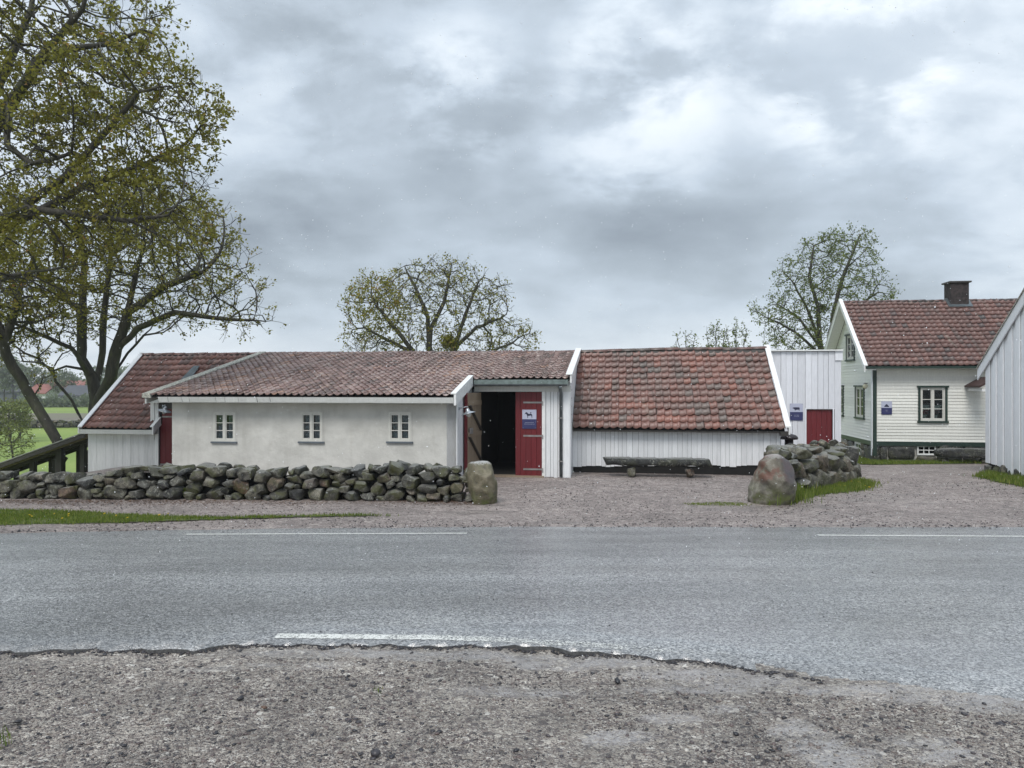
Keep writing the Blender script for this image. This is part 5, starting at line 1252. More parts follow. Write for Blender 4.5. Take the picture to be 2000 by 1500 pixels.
profile_rock('boulder', 'big rounded brown and grey boulder at the near end of the short stone wall', [(990, 1466, 1536, .3), (975, 1463, 1545, .33), (955, 1464, 1548, .34), (940, 1468, 1548, .33), (930, 1474, 1548, .32), (912, 1482, 1547, .30), (900, 1490, 1544, .26), (893, 1499, 1536, .2), (889, 1508, 1526, .1)], 12.95, m, 8, sq=.8, amp=.024, sub=8, n=64)

# ------------------------------------------------------------------ stone slab bench
xb = 17.25; gb = gnd(2.0, 17.4)
x0, y0_ = F2W(1.75, 17.42); bn = thing('stone_bench', 'long dark stone slab bench standing before the low tiled barn', 'bench', (x0, y0_, gb), -TH)
sa0, sa1 = fa(1181, 17.4), fa(1388, 17.4); zt, zb_ = fz(1290, 894.5, 17.4), fz(1290, 909.5, 17.4)
bm = bmesh.new(); bmesh.ops.create_cube(bm, size=1); bmesh.ops.subdivide_edges(bm, edges=bm.edges[:], cuts=1, use_grid_fill=True)
bm.free(); V = []; F = []; nseg, nr = 40, 12; r = random.Random(4)
for i in range(nseg + 1):
    s = i / nseg; a = lerp(sa0, sa1, s); endk = min(1, min(s, 1 - s) * 14 + .55)
    for k in range(nr):
        t = 2 * math.pi * k / nr; c_, s_ = math.cos(t), math.sin(t)
        Y = math.copysign(abs(c_) ** .4, c_) * .21 * endk; Z = math.copysign(abs(s_) ** .4, s_) * (zt - zb_) / 2
        bot = .012 * math.sin(s * 17) if s_ < 0 else .004 * math.sin(s * 11)
        skew = .05 * (-(Z) / .1) * (1 if s < .04 or s > .97 else 0) * (1 if s < .5 else 1)
        V.append((a - 1.75 + (skew if s < .5 else skew) + r.gauss(0, .004), Y + r.gauss(0, .008), (zt + zb_) / 2 + Z + bot + r.gauss(0, .004) - gb))
for i in range(nseg):
    for k in range(nr): F.append((i * nr + k, i * nr + (k + 1) % nr, (i + 1) * nr + (k + 1) % nr, (i + 1) * nr + k))
F += [tuple(range(nr))[::-1], tuple(nseg * nr + k for k in range(nr))]
me = bpy.data.meshes.new('slab'); me.from_pydata(V, [], F); me.shade_smooth(); me.materials.append(rockmat('dark_lichened_slab', [(0, (.03, .032, .031)), (1, (.038, .04, .038))], .25)); link(bpy.data.objects.new('slab', me), bn)
for nm, px, mt, sx in (('support_stone', 1233, 'rock_moss', .18), ('support_block', 1346, 'rock_brown', .14)):
    o = bpy.data.objects.new(nm, RV[mt][3 if mt == 'rock_moss' else 6]); link(o, bn); o.location = (fa(px, 17.4) - 1.75, -.06, (zb_ - gb) / 2 - .01); o.scale = (sx, .2, (zb_ - gb) / 2 + .035)
# slab bench by the farmhouse
hb_ = 23.75; ga_ = gnd(fa(1880, hb_), hb_); x0, y0_ = F2W(fa(1880, hb_), hb_); b2 = thing('stone_bench', 'dark mossy stone slab bench against the farmhouse foundation', 'bench', (x0, y0_, ga_), -TH)
Pz = Panel('a', 0, -1, (0, 0, 0)); l0 = fa(1826, hb_) - fa(1880, hb_); l1 = fa(1945, hb_) - fa(1880, hb_); zt, zb_ = fz(1880, 876, hb_) - ga_, fz(1880, 893, hb_) - ga_
blockstone(b2, (0, 0, 0), Pz, l0, l1, -.18, .18, zb_, zt, M['rock_dark'], 91, 'slab')
for q in (.15, .8):
    o = bpy.data.objects.new('support_stone', RV['rock'][5]); link(o, b2); o.location = (lerp(l0, l1, q), 0, zb_ / 2); o.scale = (.16, .16, zb_ / 2 + .02)

# ------------------------------------------------------------------ litter bin
yb = 17.7; xb_ = (1541 - 1000) / 1500 * yb; g = G(xb_, yb); ht = E + (750 - 847) / 1500 * yb - g
bi = thing('litter_bin', 'dark plum litter bin with a domed lid behind the short stone wall', 'litter bin', (xb_, yb, g))
mb = MB(); mb.lathe([(.19, 0), (.195, .04), (.19, ht - .45), (.20, ht - .36), (.20, ht - .33)], (0, 0, 0), 28); mb.build('body', M['bin'], bi, True)
mb = MB(); mb.lathe([(.10, ht - .329), (.095, ht - .13)], (0, 0, 0), 20); mb.build('neck', M['bin'], bi, True)
mb = MB(); mb.lathe([(.185, ht - .13), (.20, ht - .115), (.195, ht - .075), (.15, ht - .03), (.07, ht - .004), (.01, ht)], (0, 0, 0), 28); mb.build('lid', M['bin'], bi, True)

# ------------------------------------------------------------------ signs: pale upper half with an emblem, navy lower half with two lines
def sign(label, P, px0, px1, py0, py1, t, art, lines):
    b = P.c; s0, s1, z1, z0 = fa(px0, b), fa(px1, b), fz(px0, py0, b), fz(px0, py1, b)
    x, y = F2W((s0 + s1) / 2, b - t); o = thing('information_sign', label, 'sign', (x, y, (z0 + z1) / 2), -TH, 'information signs on the buildings')
    wd, hh = (s1 - s0) / 2, (z1 - z0) / 2
    mb = MB(); mb.box(-wd, wd, -.006, .0, -hh, hh); mb.build('plate', M['pale_print'], o)
    mb = MB(); mb.box(-wd, wd, -.009, -.0062, -hh, 0.0); mb.build('lower_panel', M['navy'], o)
    mb = MB()
    for poly in art:
        n = len(poly); vs_ = [(x_ * wd, -.0072, z_ * hh) for x_, z_ in poly] + [(x_ * wd, -.0064, z_ * hh) for x_, z_ in poly]
        mb.add(vs_, [tuple(range(n))] + [(i, (i + 1) % n, n + (i + 1) % n, n + i) for i in range(n)])
    mb.build('emblem', M['ink'], o)
    r = random.Random(len(label))
    for z, half, off_ in lines:
        mb = MB(); x_ = -half
        while x_ < half:                                           # letter strokes, too small to read in the photograph
            w_ = r.uniform(.018, .05); mb.box((x_ + off_) * wd, min(x_ + w_, half + .02) * wd + off_ * wd, -.0105, -.0092, (z - .012) * hh * 1, (z + r.choice((.015, .02, .035))) * hh); x_ += w_ + .014
        mb.build('text_line', M['text'], o)
    for sx in (-1, 1):
        for sz in (-1, 1):
            mb = MB(); mb.lathe([(.007, 0), (.006, .003), (.002, .004)], (0, 0, 0), 10); q = mb.build('screw', M['iron'], o); q.rotation_euler = (math.pi / 2, 0, 0); q.location = (sx * (wd - .02), -.0095, sz * (hh - .02))
horse = [[(-.66, .52), (-.60, .62), (-.50, .72), (-.36, .74), (-.26, .68), (-.16, .58), (.05, .56), (.25, .57), (.38, .52), (.43, .38), (.40, .2), (.42, .12), (.35, .12), (.33, .28), (.26, .4), (.05, .36), (-.14, .36), (-.18, .3), (-.19, .12), (-.26, .12), (-.27, .3), (-.34, .42), (-.44, .56), (-.52, .58), (-.60, .50)],
         [(.14, .57), (.17, .66), (.10, .70), (.12, .73), (.2, .72), (.24, .76), (.27, .71), (.36, .68), (.24, .65), (.2, .57)]]
cow = [[(-.58, .44), (-.55, .52), (-.42, .54), (-.30, .56), (.1, .55), (.42, .55), (.5, .5), (.49, .3), (.46, .28), (.45, .14), (.39, .14), (.36, .28), (-.15, .26), (-.17, .13), (-.23, .13), (-.25, .28), (-.34, .32), (-.42, .42), (-.52, .40)]]
hill = [[(-.42, .14), (-.44, .24), (-.32, .34), (-.2, .48), (-.02, .56), (.14, .5), (.24, .38), (.38, .3), (.44, .22), (.42, .14)]]
sign('navy and pale sign with a horse emblem on the red barn door', P2, 1020.5, 1048, 800, 837, .036, horse, [(-.36, .62, 0), (-.52, .74, 0)])
sign('navy and pale sign with a cow emblem on the flat-topped shed', Panel('a', bG, -1, (0, 0, 0)), 1542, 1567.5, 788, 821, .04, cow, [(-.38, .36, 0), (-.52, .36, 0)])
sign('navy and pale sign with a mound emblem on the farmhouse clapboards', Panel('a', bH, -1, (0, 0, 0)), 1720.5, 1741.5, 783.5, 809.5, .03, hill, [(-.34, .22, 0), (-.5, .18, 0)])

# ------------------------------------------------------------------ wall lamps
def barn_lamp(label, base, head, tilt):
    o = thing('wall_lamp', label, 'wall lamp', base, 0, 'lamps on the barns'); h = Vector(head) - Vector(base)
    mb = MB(); mb.lathe([(.035, 0), (.03, .02)], (0, 0, 0), 14); q = mb.build('wall_plate', M['lamp_metal'], o, True); q.rotation_euler = (0, math.pi / 2, 0)
    mb = MB(); mb.tube([(0, 0, 0), h * .5 + Vector((0, 0, .05)), h + Vector((0, 0, .09)), h + Vector((0, 0, .05))], .011, 8); mb.build('arm', M['lamp_metal'], o, True)
    mb = MB(); mb.lathe([(.025, .06), (.04, .03), (.05, -.01), (.15, -.045), (.155, -.055), (.145, -.052), (.045, -.02)], (0, 0, 0), 24); q = mb.build('lamp_shade', M['lamp_metal'], o, True); q.location = h; q.rotation_euler = tilt
    mb = MB(); mb.lathe([(.03, -.02), (.05, -.05), (.05, -.09), (.02, -.125), (.001, -.128)], (0, 0, 0), 16); q = mb.build('lamp_glass', M['lamp_glass'], o, True); q.location = h; q.rotation_euler = tilt
x, y = F2W(aS + .02, 15.42); zz = fz(896, 798, 15.42)
barn_lamp('grey bell-shaped lamp on a bracket beside the open barn doorway', (x, y, zz), (x + .19, y - .02, zz - .05), (0, -.25, 0))
x, y = F2W(fa(316, 17.0), 17.0); zz = fz(316, 797, 17.0)
barn_lamp('pale bell-shaped lamp above the narrow red door of the wing', (x + .02, y, zz + .04), (x + .1, y - .05, zz - .02), (.1, .3, 0))
x, y = F2W(h0 - .06, 24.7); zz = fz(1698, 753, 24.7)
o = thing('wall_lamp', 'small globe lamp near the green corner of the farmhouse gable', 'wall lamp', (x, y, zz))
mb = MB(); mb.lathe([(.01, -.10), (.06, -.07), (.075, -.02), (.06, .03), (.03, .05)], (-.06, 0, 0), 18); mb.build('lamp_glass', plain('cream_lamp_glass', (.62, .58, .42), .2, noise=.05), o, True)
mb = MB(); mb.lathe([(.05, .05), (.045, .075), (.01, .085)], (-.06, 0, 0), 16); mb.tube([(-.06, 0, .06), (.02, 0, .06)], .012, 8); mb.build('bracket', M['iron'], o, True)

# ------------------------------------------------------------------ open lean-to shed at far left
bs0, bs1 = 18.1, 19.5; sa_r = fa(172, 18.05) + .0; zr_ = fz(157, 847, bs0); zl_ = fz(0, 904, bs0); al_ = fa(0, bs0); ar_ = fa(157, bs0)
slp = (zr_ - zl_) / (ar_ - al_); aLL = al_ - 1.6
zs = lambda a: zr_ + slp * (a - ar_)
S, oS = root_at('open_shed', 'dark open-sided timber shed with sloping sheet roof beyond the stone wall', 'shed', al_, 20, gnd(al_, 20) )
mb = MB(oS); mb.hexa([(aLL, bs0, zs(aLL) - .012), (ar_ + .1, bs0, zs(ar_ + .1) - .012), (ar_ + .1, bs1, zs(ar_ + .1) - .012), (aLL, bs1, zs(aLL) - .012), (aLL, bs0, zs(aLL) + .012), (ar_ + .1, bs0, zs(ar_ + .1) + .012), (ar_ + .1, bs1, zs(ar_ + .1) + .012), (aLL, bs1, zs(aLL) + .012)]); mb.build('roof', M['sheet'], S)
mb = MB(oS); mb.beam((aLL, bs0 + .03, zs(aLL) - .08), (ar_ + .1, bs0 + .03, zs(ar_ + .1) - .08), .04, .10); mb.build('edge_board', M['dark_wood'], S)
for i in range(4):
    b_ = bs0 + .3 + i * .36; mb = MB(oS); mb.beam((aLL, b_, zs(aLL) - .075), (ar_ + .05, b_, zs(ar_ + .05) - .075), .06, .11); mb.build('rafter', M['dark_wood'] if i % 3 else M['old_wood'], S)
for i, a_ in enumerate(np.arange(aLL + .2, ar_, .55)):
    mb = MB(oS); mb.box(a_, a_ + .35, bs0 + .1, bs1 - .05, zs(a_) - .018, zs(a_) - .0135 ); 
for px, wd, bb in ((32, .10, 19.3), (65, .13, 18.6), (101, .11, 19.3), (118, .17, 18.5), (158, .10, 19.3), (163, .12, 18.6), (-60, .12, 18.5), (-10, .12, 18.6)):
    a_ = fa(px, bb); g_ = gnd(a_, bb); mb = MB(oS); mb.box(a_ - wd / 2, a_ + wd / 2, bb - wd / 2, bb + wd / 2, g_ - .1, zs(a_) - .14); mb.build('post', M['dark_wood'], S)
for bb in (18.55, 19.3):
    mb = MB(oS); mb.beam((aLL, bb, zs(aLL) - .17), (ar_, bb, zs(ar_) - .17), .08, .09); mb.build('purlin', M['dark_wood'], S)
mb = MB(oS); a_ = fa(103, 19.3); mb.beam((a_, 19.3, zs(a_) - .75), (a_ + .42, 19.3, zs(a_) - .15), .07, .07); mb.build('brace', M['dark_wood'], S)
a_ = fa(150, 19.45); mb = MB(oS); mb.box(a_, ar_ + .1, 19.42, 19.46, gnd(a_, 19.45) - .1, zs(a_) - .16); mb.build('rear_boarding', M['dark_wood'], S)

# ------------------------------------------------------------------ trees
def grow(root_pts, blobs, n_att, seed, step=.3, infl=2.2, kill=.45, iters=90, density=None):
    """space colonisation: root_pts = list of polylines (first starts at the foot); blobs = (cx,cy,cz,rx,ry,rz,weight)"""
    r = np.random.default_rng(seed); nodes = []; par = []
    def nearest(p): return min(range(len(nodes)), key=lambda i: (nodes[i] - p).length)
    for k, pl in enumerate(root_pts):
        pl = [Vector(p) for p in pl]; prev = -1 if k == 0 else nearest(pl[0])
        if k == 0: nodes.append(pl[0]); par.append(-1); prev = 0
        for a, b in zip(pl, pl[1:]):
            m_ = max(1, int((b - a).length / step))
            for i in range(1, m_ + 1):
                q = a.lerp(b, i / m_) + Vector(r.normal(0, .012 if (b-a).length < 2 else .02, 3)); nodes.append(q); par.append(prev); prev = len(nodes) - 1
    wts = np.array([b[6] for b in blobs], float); wts /= wts.sum(); A = []
    for b, wt in zip(blobs, wts):
        m_ = int(n_att * wt); d = r.normal(0, 1, (m_, 3)); d /= np.linalg.norm(d, axis=1)[:, None]; rad = r.random((m_, 1)) ** (1 / 2.6)
        A.append(np.array(b[:3]) + d * rad * np.array(b[3:6]))
    A = [Vector(a) for a in np.concatenate(A)]; alive = list(range(len(A)))
    near_n = [None] * len(A); near_d = [1e9] * len(A); fresh = list(range(len(nodes)))
    for it in range(iters):
        if not alive or not fresh: break
        kd = kdtree.KDTree(len(fresh))
        for i in fresh: kd.insert(nodes[i], i)
        kd.balance(); pull = {}
        nxt = []
        for ai in alive:
            co, idx, dist = kd.find(A[ai])
            if dist < near_d[ai]: near_d[ai] = dist; near_n[ai] = idx
            if near_d[ai] < kill: continue
            nxt.append(ai)
            if near_d[ai] < infl * (3 if it < 12 else 1):
                n_ = near_n[ai]; d = (A[ai] - nodes[n_]); pull.setdefault(n_, [Vector((0, 0, 0)), 0]); pull[n_][0] += d.normalized(); pull[n_][1] += 1
        alive = nxt; fresh = []
        for n_, (v, c_) in pull.items():
            if v.length < 1e-4: continue
            d = (v.normalized() + Vector(r.normal(0, .18, 3))).normalized()
            if par[n_] >= 0:
                pd = (nodes[n_] - nodes[par[n_]]).normalized(); d = (d + pd * .35).normalized()
            q = nodes[n_] + d * step; nodes.append(q); par.append(n_); fresh.append(len(nodes) - 1)
    return nodes, par
def twigs(nodes, par, seed, per=2, length=.35, where=None, droop=0.0, gens=2):
    """add fine side shoots at the outer nodes; returns list of leaf points"""
    r = random.Random(seed); ch = [0] * len(nodes)
    for p in par:
        if p >= 0: ch[p] += 1
    cnt = [1] * len(nodes)
    for i in range(len(nodes) - 1, -1, -1):
        if par[i] >= 0: cnt[par[i]] += cnt[i]
    base = [i for i in range(len(nodes)) if cnt[i] <= 7 and par[i] >= 0]
    leaves = []
    for i in base:
        pd = (nodes[i] - nodes[par[i]]).normalized(); tip = ch[i] == 0
        for k in range(per + (1 if tip else 0)):
            if not tip and r.random() < .35: continue
            d = (pd * r.uniform(.4, 1.2) + Vector((r.gauss(0, .6), r.gauss(0, .6), r.gauss(.12, .5)))).normalized(); p = nodes[i].copy(); prev = i
            for g_ in range(gens):
                p = p + d * length / gens * r.uniform(.7, 1.3); nodes.append(p.copy()); par.append(prev); prev = len(nodes) - 1; d = (d + Vector((r.gauss(0, .35), r.gauss(0, .35), r.gauss(.1 - droop, .3)))).normalized()
                leaves.append((p.copy(), g_ == gens - 1))
    return leaves
def tubes(name, nodes, par, mat, parent, off, rtrunk, rtip, exp_=2.4, seed=0, sel=None, pw_=None):
    n = len(nodes); rad = [0.0] * n; kids = [[] for _ in range(n)]
    for i, p in enumerate(par):
        if p >= 0: kids[p].append(i)
    acc = [0.0] * n
    for i in range(n - 1, -1, -1):
        if not kids[i]: acc[i] = 1.0
        else: acc[i] = sum(acc[k] for k in kids[i])
    mx_ = max(acc); e = 1 / exp_
    k_ = rtrunk / (mx_ ** e)
    rad = [max(rtip * (1 if acc[i] < 3 else 1.3), k_ * acc[i] ** e) for i in range(n)]
    V = []; F = []; T = []
    off = Vector(off); stack = [(0, -1)]
    # chains
    starts = [i for i in range(n) if par[i] < 0]
    todo = [(s, None) for s in starts]
    Vn = []; Fn = []
    while todo:
        s, pr = todo.pop(); chain = ([pr] if pr is not None else []) + [s]; cur = s
        while kids[cur]:
            big = max(kids[cur], key=lambda k: acc[k])
            for k in kids[cur]:
                if k != big: todo.append((k, cur))
            chain.append(big); cur = big
        if len(chain) < 2: continue
        R0 = rad[chain[1] if pr is not None else chain[0]]; sides = 12 if R0 > .12 else 8 if R0 > .05 else 5 if R0 > .018 else 3
        P_ = np.array([nodes[i][:] for i in chain]); rr = np.array([rad[i] for i in chain])
        if pr is not None: rr[0] = min(rr[0], rr[1] * 1.25)
        D_ = np.gradient(P_, axis=0); D_ /= np.linalg.norm(D_, axis=1)[:, None] + 1e-9
        ref = np.array([.31, .17, .93]) if abs(D_.mean(0)[2]) < .8 * np.linalg.norm(D_.mean(0)) else np.array([.93, .31, .17])
        a_ = np.cross(D_, ref); a_ /= np.linalg.norm(a_, axis=1)[:, None] + 1e-9; b_ = np.cross(D_, a_)
        th_ = np.arange(sides) * 2 * np.pi / sides
        ring = P_[:, None] + rr[:, None, None] * (a_[:, None] * np.cos(th_)[None, :, None] + b_[:, None] * np.sin(th_)[None, :, None])
        base_ = sum(len(v) for v in Vn) if False else tubes.c
        Vn.append(ring.reshape(-1, 3)); m_ = len(chain)
        i_, k2 = np.meshgrid(np.arange(m_ - 1), np.arange(sides), indexing='ij'); k3 = (k2 + 1) % sides
        Fn.append(np.stack([i_ * sides + k2, i_ * sides + k3, (i_ + 1) * sides + k3, (i_ + 1) * sides + k2], -1).reshape(-1, 4) + base_); tubes.c += len(Vn[-1])
    tubes.c = 0
    o = np_mesh(name, np.concatenate(Vn) - np.array(off), np.concatenate(Fn), mat, None, parent, True, None, 4)
    return o, rad
tubes.c = 0
def leafmesh(name, pts, off, mat, parent, seed, per=4, size=.045, spread=.06, tintf=None, kind=None):
    r = np.random.default_rng(seed); P = np.repeat(np.array([p[:] for p in pts]), per, 0) - np.array(off); n = len(P)
    P = P + r.normal(0, spread, (n, 3)); a = r.normal(0, 1, (n, 3)); a /= np.linalg.norm(a, axis=1)[:, None]; b = np.cross(a, r.normal(0, 1, (n, 3))); b /= np.linalg.norm(b, axis=1)[:, None]
    s = size * r.uniform(.55, 1.35, (n, 1)); c_ = np.cross(a, b) * s * .3
    V = np.stack([P - a * s, P + b * s * .62 + c_, P + a * s, P - b * s * .62 + c_], 1).reshape(-1, 3); k = np.arange(n)[:, None] * 4
    T = np.concatenate([k + np.array([[0, 1, 2]]), k + np.array([[0, 2, 3]])], 1).reshape(-1, 3)
    tn = np.clip(np.repeat(r.normal(.45, .14, len(pts)), per) + r.normal(0, .12, n) + (0 if tintf is None else tintf(P + np.array(off))), 0, 1)
    return np_mesh(name, V, T, mat, np.repeat(tn, 2), parent, False, kind)
def tree(name, label, foot, polylines, blobs, n_att, seed, rtrunk, leafmat, step=.3, infl=2.4, kill=.45, per=2, tl=.35, leafper=4, leafsize=.045, spread=.06, rtip=.006, leafprob=lambda p: 1.0, group=None, tintf=None, exp_=2.4, gens=2, droop=0):
    foot = Vector(foot); o = thing(name, label, 'tree', foot, 0, group)
    nodes, par = grow(polylines, blobs, n_att, seed, step, infl, kill)
    lv = twigs(nodes, par, seed + 1, per, tl, gens=gens, droop=droop)
    tubes.c = 0
    tubes('trunk', nodes, par, M['bark'], o, foot, rtrunk, rtip, exp_)
    r = random.Random(seed + 5); pts = [p for p, e in lv if r.random() < leafprob(p)]
    if pts: leafmesh('crown', pts, foot, leafmat, o, seed + 2, leafper, leafsize, spread, tintf)
    return o, len(nodes), len(pts)
def clump(p): return min(1, max(.15, .72 + 1.5 * fnoise(p.x + p.y * .6, p.z * 1.1, 1.6, 2) + .5 * fnoise(p.z + p.y, p.x, 4, 1)))
def ppl(pts): return [W(a, b, y) for a, b, y in pts]
def blob(px, py, y, rpx, rpy, ry, wt=1): c_ = W(px, py, y); return (c_.x, c_.y, c_.z, rpx / 1500 * y, ry, rpy / 1500 * y, wt)
stats = []
# big maple just outside the left edge, its limbs reach into the frame
yB_ = 16.5; fB = Vector((-13.4, yB_ + .6, G(-13.4, yB_ + .6)))
stats.append(tree('maple_tree', 'nearest big maple leaning in from the left edge with thick dark limbs and bronze leaves', fB,
    [[fB, fB + Vector((.1, 0, 1.6)), W(-160, 600, yB_ + .4), W(-110, 480, yB_)], ppl([(-150, 560, yB_ + .2), (-40, 470, 16.0), (40, 405, 15.8), (130, 345, 15.6), (215, 250, 15.4), (270, 180, 15.2)]),
     ppl([(-30, 460, 16.0), (60, 420, 16.2), (160, 365, 16.6), (260, 330, 16.8), (350, 290, 17)]), ppl([(-110, 480, yB_), (-60, 330, 16.8), (0, 160, 17), (60, 20, 17.2), (90, -120, 17.4)]),
     ppl([(-50, 310, 16.8), (20, 200, 16.2), (90, 100, 15.8), (160, 20, 15.6)]), ppl([(-120, 500, yB_), (-200, 350, 16.5), (-260, 150, 17), (-300, -60, 17)]), ppl([(40, 405, 15.8), (150, 420, 15.3), (250, 430, 15.0), (330, 420, 14.8)]), ppl([(-150, 560, yB_ + .2), (-60, 560, 15.8), (20, 540, 15.2), (120, 520, 15)]),
     ppl([(90, 100, 15.8), (190, 90, 15.6), (280, 60, 15.5)]), ppl([(20, 190, 16.2), (10, 280, 15.5), (60, 320, 15.2), (140, 300, 15)])],
    [blob(110, 120, 16.3, 210, 150, 2.6, 1.5), blob(240, 200, 15.8, 190, 130, 2.2, 1.7), blob(330, 235, 15.8, 105, 100, 1.6, .8), blob(150, 330, 15.8, 230, 120, 2.3, 1.6), blob(60, 450, 15.5, 200, 110, 2.2, 1.2), blob(220, 420, 15.4, 190, 85, 1.8, 1.0), blob(150, -20, 16.5, 180, 110, 2.4, .9), blob(-160, 150, 16.8, 240, 330, 3, 1.6), blob(30, 20, 16, 200, 130, 2.4, 1.0), blob(300, 330, 15.6, 120, 60, 1.5, .5), blob(60, 560, 15.6, 120, 50, 1.5, .35)],
    5600, 31, .27, M['leaf_bronze'], step=.26, infl=1.8, kill=.34, per=2, tl=.34, leafper=8, leafsize=.043, spread=.055, rtip=.0045, exp_=2.05, leafprob=clump)[1:])
# many-stemmed tree behind the wing
yA = 25.; fA = W(195, 880, yA); fA.z = G(fA.x, fA.y)
stats.append(tree('many_stemmed_tree', 'spreading many-stemmed tree behind the red-roofed wing with thin olive foliage', fA,
    [[fA, W(190, 800, yA), W(182, 740, yA)], ppl([(184, 745, yA), (160, 700, yA), (160, 620, yA), (165, 520, yA), (150, 430, yA)]), ppl([(186, 760, yA), (200, 690, yA + .3), (205, 600, yA + .3), (215, 500, yA + .2)]),
     ppl([(190, 790, yA), (215, 740, yA - .3), (225, 690, yA - .3), (250, 610, yA - .4), (270, 520, yA - .5)]), ppl([(215, 740, yA - .3), (250, 690, yA), (280, 655, yA), (320, 650, yA - .3)]),
     ppl([(225, 690, yA - .3), (270, 640, yA - .5), (340, 610, yA - .8), (400, 618, yA - 1), (470, 625, yA - 1.2), (520, 628, yA - 1.3)]), ppl([(182, 745, yA), (165, 715, yA - .3), (140, 680, yA - .5), (95, 660, yA - .8), (50, 640, yA - 1)]),
     ppl([(160, 720, yA), (130, 715, yA - .3), (100, 725, yA - .5), (75, 700, yA - .5), (50, 690, yA - .6)]), ppl([(186, 800, yA + .1), (165, 830, yA + .1), (140, 780, yA), (108, 745, yA), (103, 720, yA), (75, 708, yA), (45, 705, yA)]), ppl([(250, 610, yA - .4), (320, 560, yA - .6), (400, 530, yA - .8)]), ppl([(165, 620, yA), (110, 560, yA), (60, 520, yA)])],
    [blob(200, 520, yA, 190, 140, 3.2, 1.5), blob(340, 500, yA - .5, 140, 110, 2.5, 1.3), blob(420, 560, yA - 1, 90, 70, 2, .8), blob(470, 620, yA - 1.2, 75, 28, 1.4, .45), blob(90, 600, yA - .5, 150, 80, 2.5, .9), blob(280, 600, yA - .5, 120, 55, 2, .6), blob(400, 470, yA - .5, 80, 70, 2, .5), blob(220, 420, yA, 170, 70, 2.5, .7), blob(60, 690, yA, 70, 30, 1.5, .2)],
    4600, 47, .28, M['leaf_bronze'], step=.32, infl=2.2, kill=.42, per=2, tl=.42, leafper=8, leafsize=.046, spread=.065, rtip=.006, exp_=2.0,
    leafprob=lambda p: .95 if p.z > 5.2 and p.x < -9.3 else .3 if p.x > -9.3 else .5, tintf=lambda P: np.where(P[:, 0] > -9.3, .12, 0.0))[1:])
# leaning trunk
yE_ = 23.; fE = W(112, 868, yE_); fE.z = G(fE.x, fE.y)
stats.append(tree('leaning_tree', 'mossy leaning trunk rising to the left edge behind the open shed roof', fE,
    [[fE, W(112, 862, yE_), W(85, 815, yE_), W(62, 780, yE_), W(40, 740, yE_ - .2), W(12, 690, yE_ - .4), W(5, 650, yE_ - .6), W(-20, 600, yE_ - .8)], ppl([(60, 778, yE_), (78, 758, yE_), (82, 738, yE_), (100, 735, yE_ - .2)]), ppl([(8, 670, yE_ - .5), (30, 610, yE_ - .6), (40, 560, yE_ - .5)])],
    [blob(-20, 560, yE_ - .5, 120, 80, 2, 1), blob(70, 590, yE_ - .4, 70, 50, 1.6, .4), blob(10, 640, yE_ - .5, 60, 40, 1.3, .3)], 700, 53, .15, M['leaf_bronze'], step=.28, infl=2, kill=.4, leafper=7, leafsize=.045, exp_=2.15)[1:])
# tree behind the plastered barn ridge
yC_ = 33.; fC = W(862, 860, yC_); fC.z = G(fC.x, fC.y)
stats.append(tree('broad_tree', 'round-crowned half-bare tree behind the ridge of the plastered barn', fC,
    [[fC, W(862, 800, yC_), W(858, 740, yC_)], ppl([(858, 745, yC_), (838, 680, yC_), (836, 620, yC_), (815, 570, yC_), (790, 520, yC_)]), ppl([(838, 680, yC_), (842, 640, yC_), (868, 590, yC_), (880, 530, yC_)]), ppl([(860, 750, yC_), (885, 690, yC_), (900, 640, yC_), (930, 560, yC_)]), ppl([(890, 680, yC_), (930, 640, yC_), (980, 620, yC_)]),
     ppl([(858, 745, yC_), (810, 690, yC_), (770, 640, yC_), (730, 590, yC_)]), ppl([(810, 690, yC_), (760, 665, yC_), (710, 640, yC_)]), ppl([(860, 750, yC_), (930, 700, yC_), (1000, 670, yC_)])],
    [blob(850, 590, yC_, 120, 85, 2.6, 1.4), blob(745, 600, yC_, 72, 62, 2, .9), blob(935, 600, yC_, 70, 70, 2, .9), blob(985, 660, yC_, 65, 42, 1.8, .6), blob(720, 660, yC_, 50, 34, 1.6, .4), blob(860, 680, yC_, 170, 50, 2.4, .8), blob(860, 540, yC_, 90, 38, 1.8, .4)],
    4200, 61, .26, M['leaf_bronze'], step=.27, infl=1.9, kill=.36, per=2, tl=.36, leafper=5, leafsize=.052, spread=.09, rtip=.007, exp_=2.05,
    leafprob=lambda p: .9 if p.x < -4.6 and p.z > 3.5 else .32, tintf=lambda P: np.where(P[:, 0] < -4.6, .12, .02))[1:])
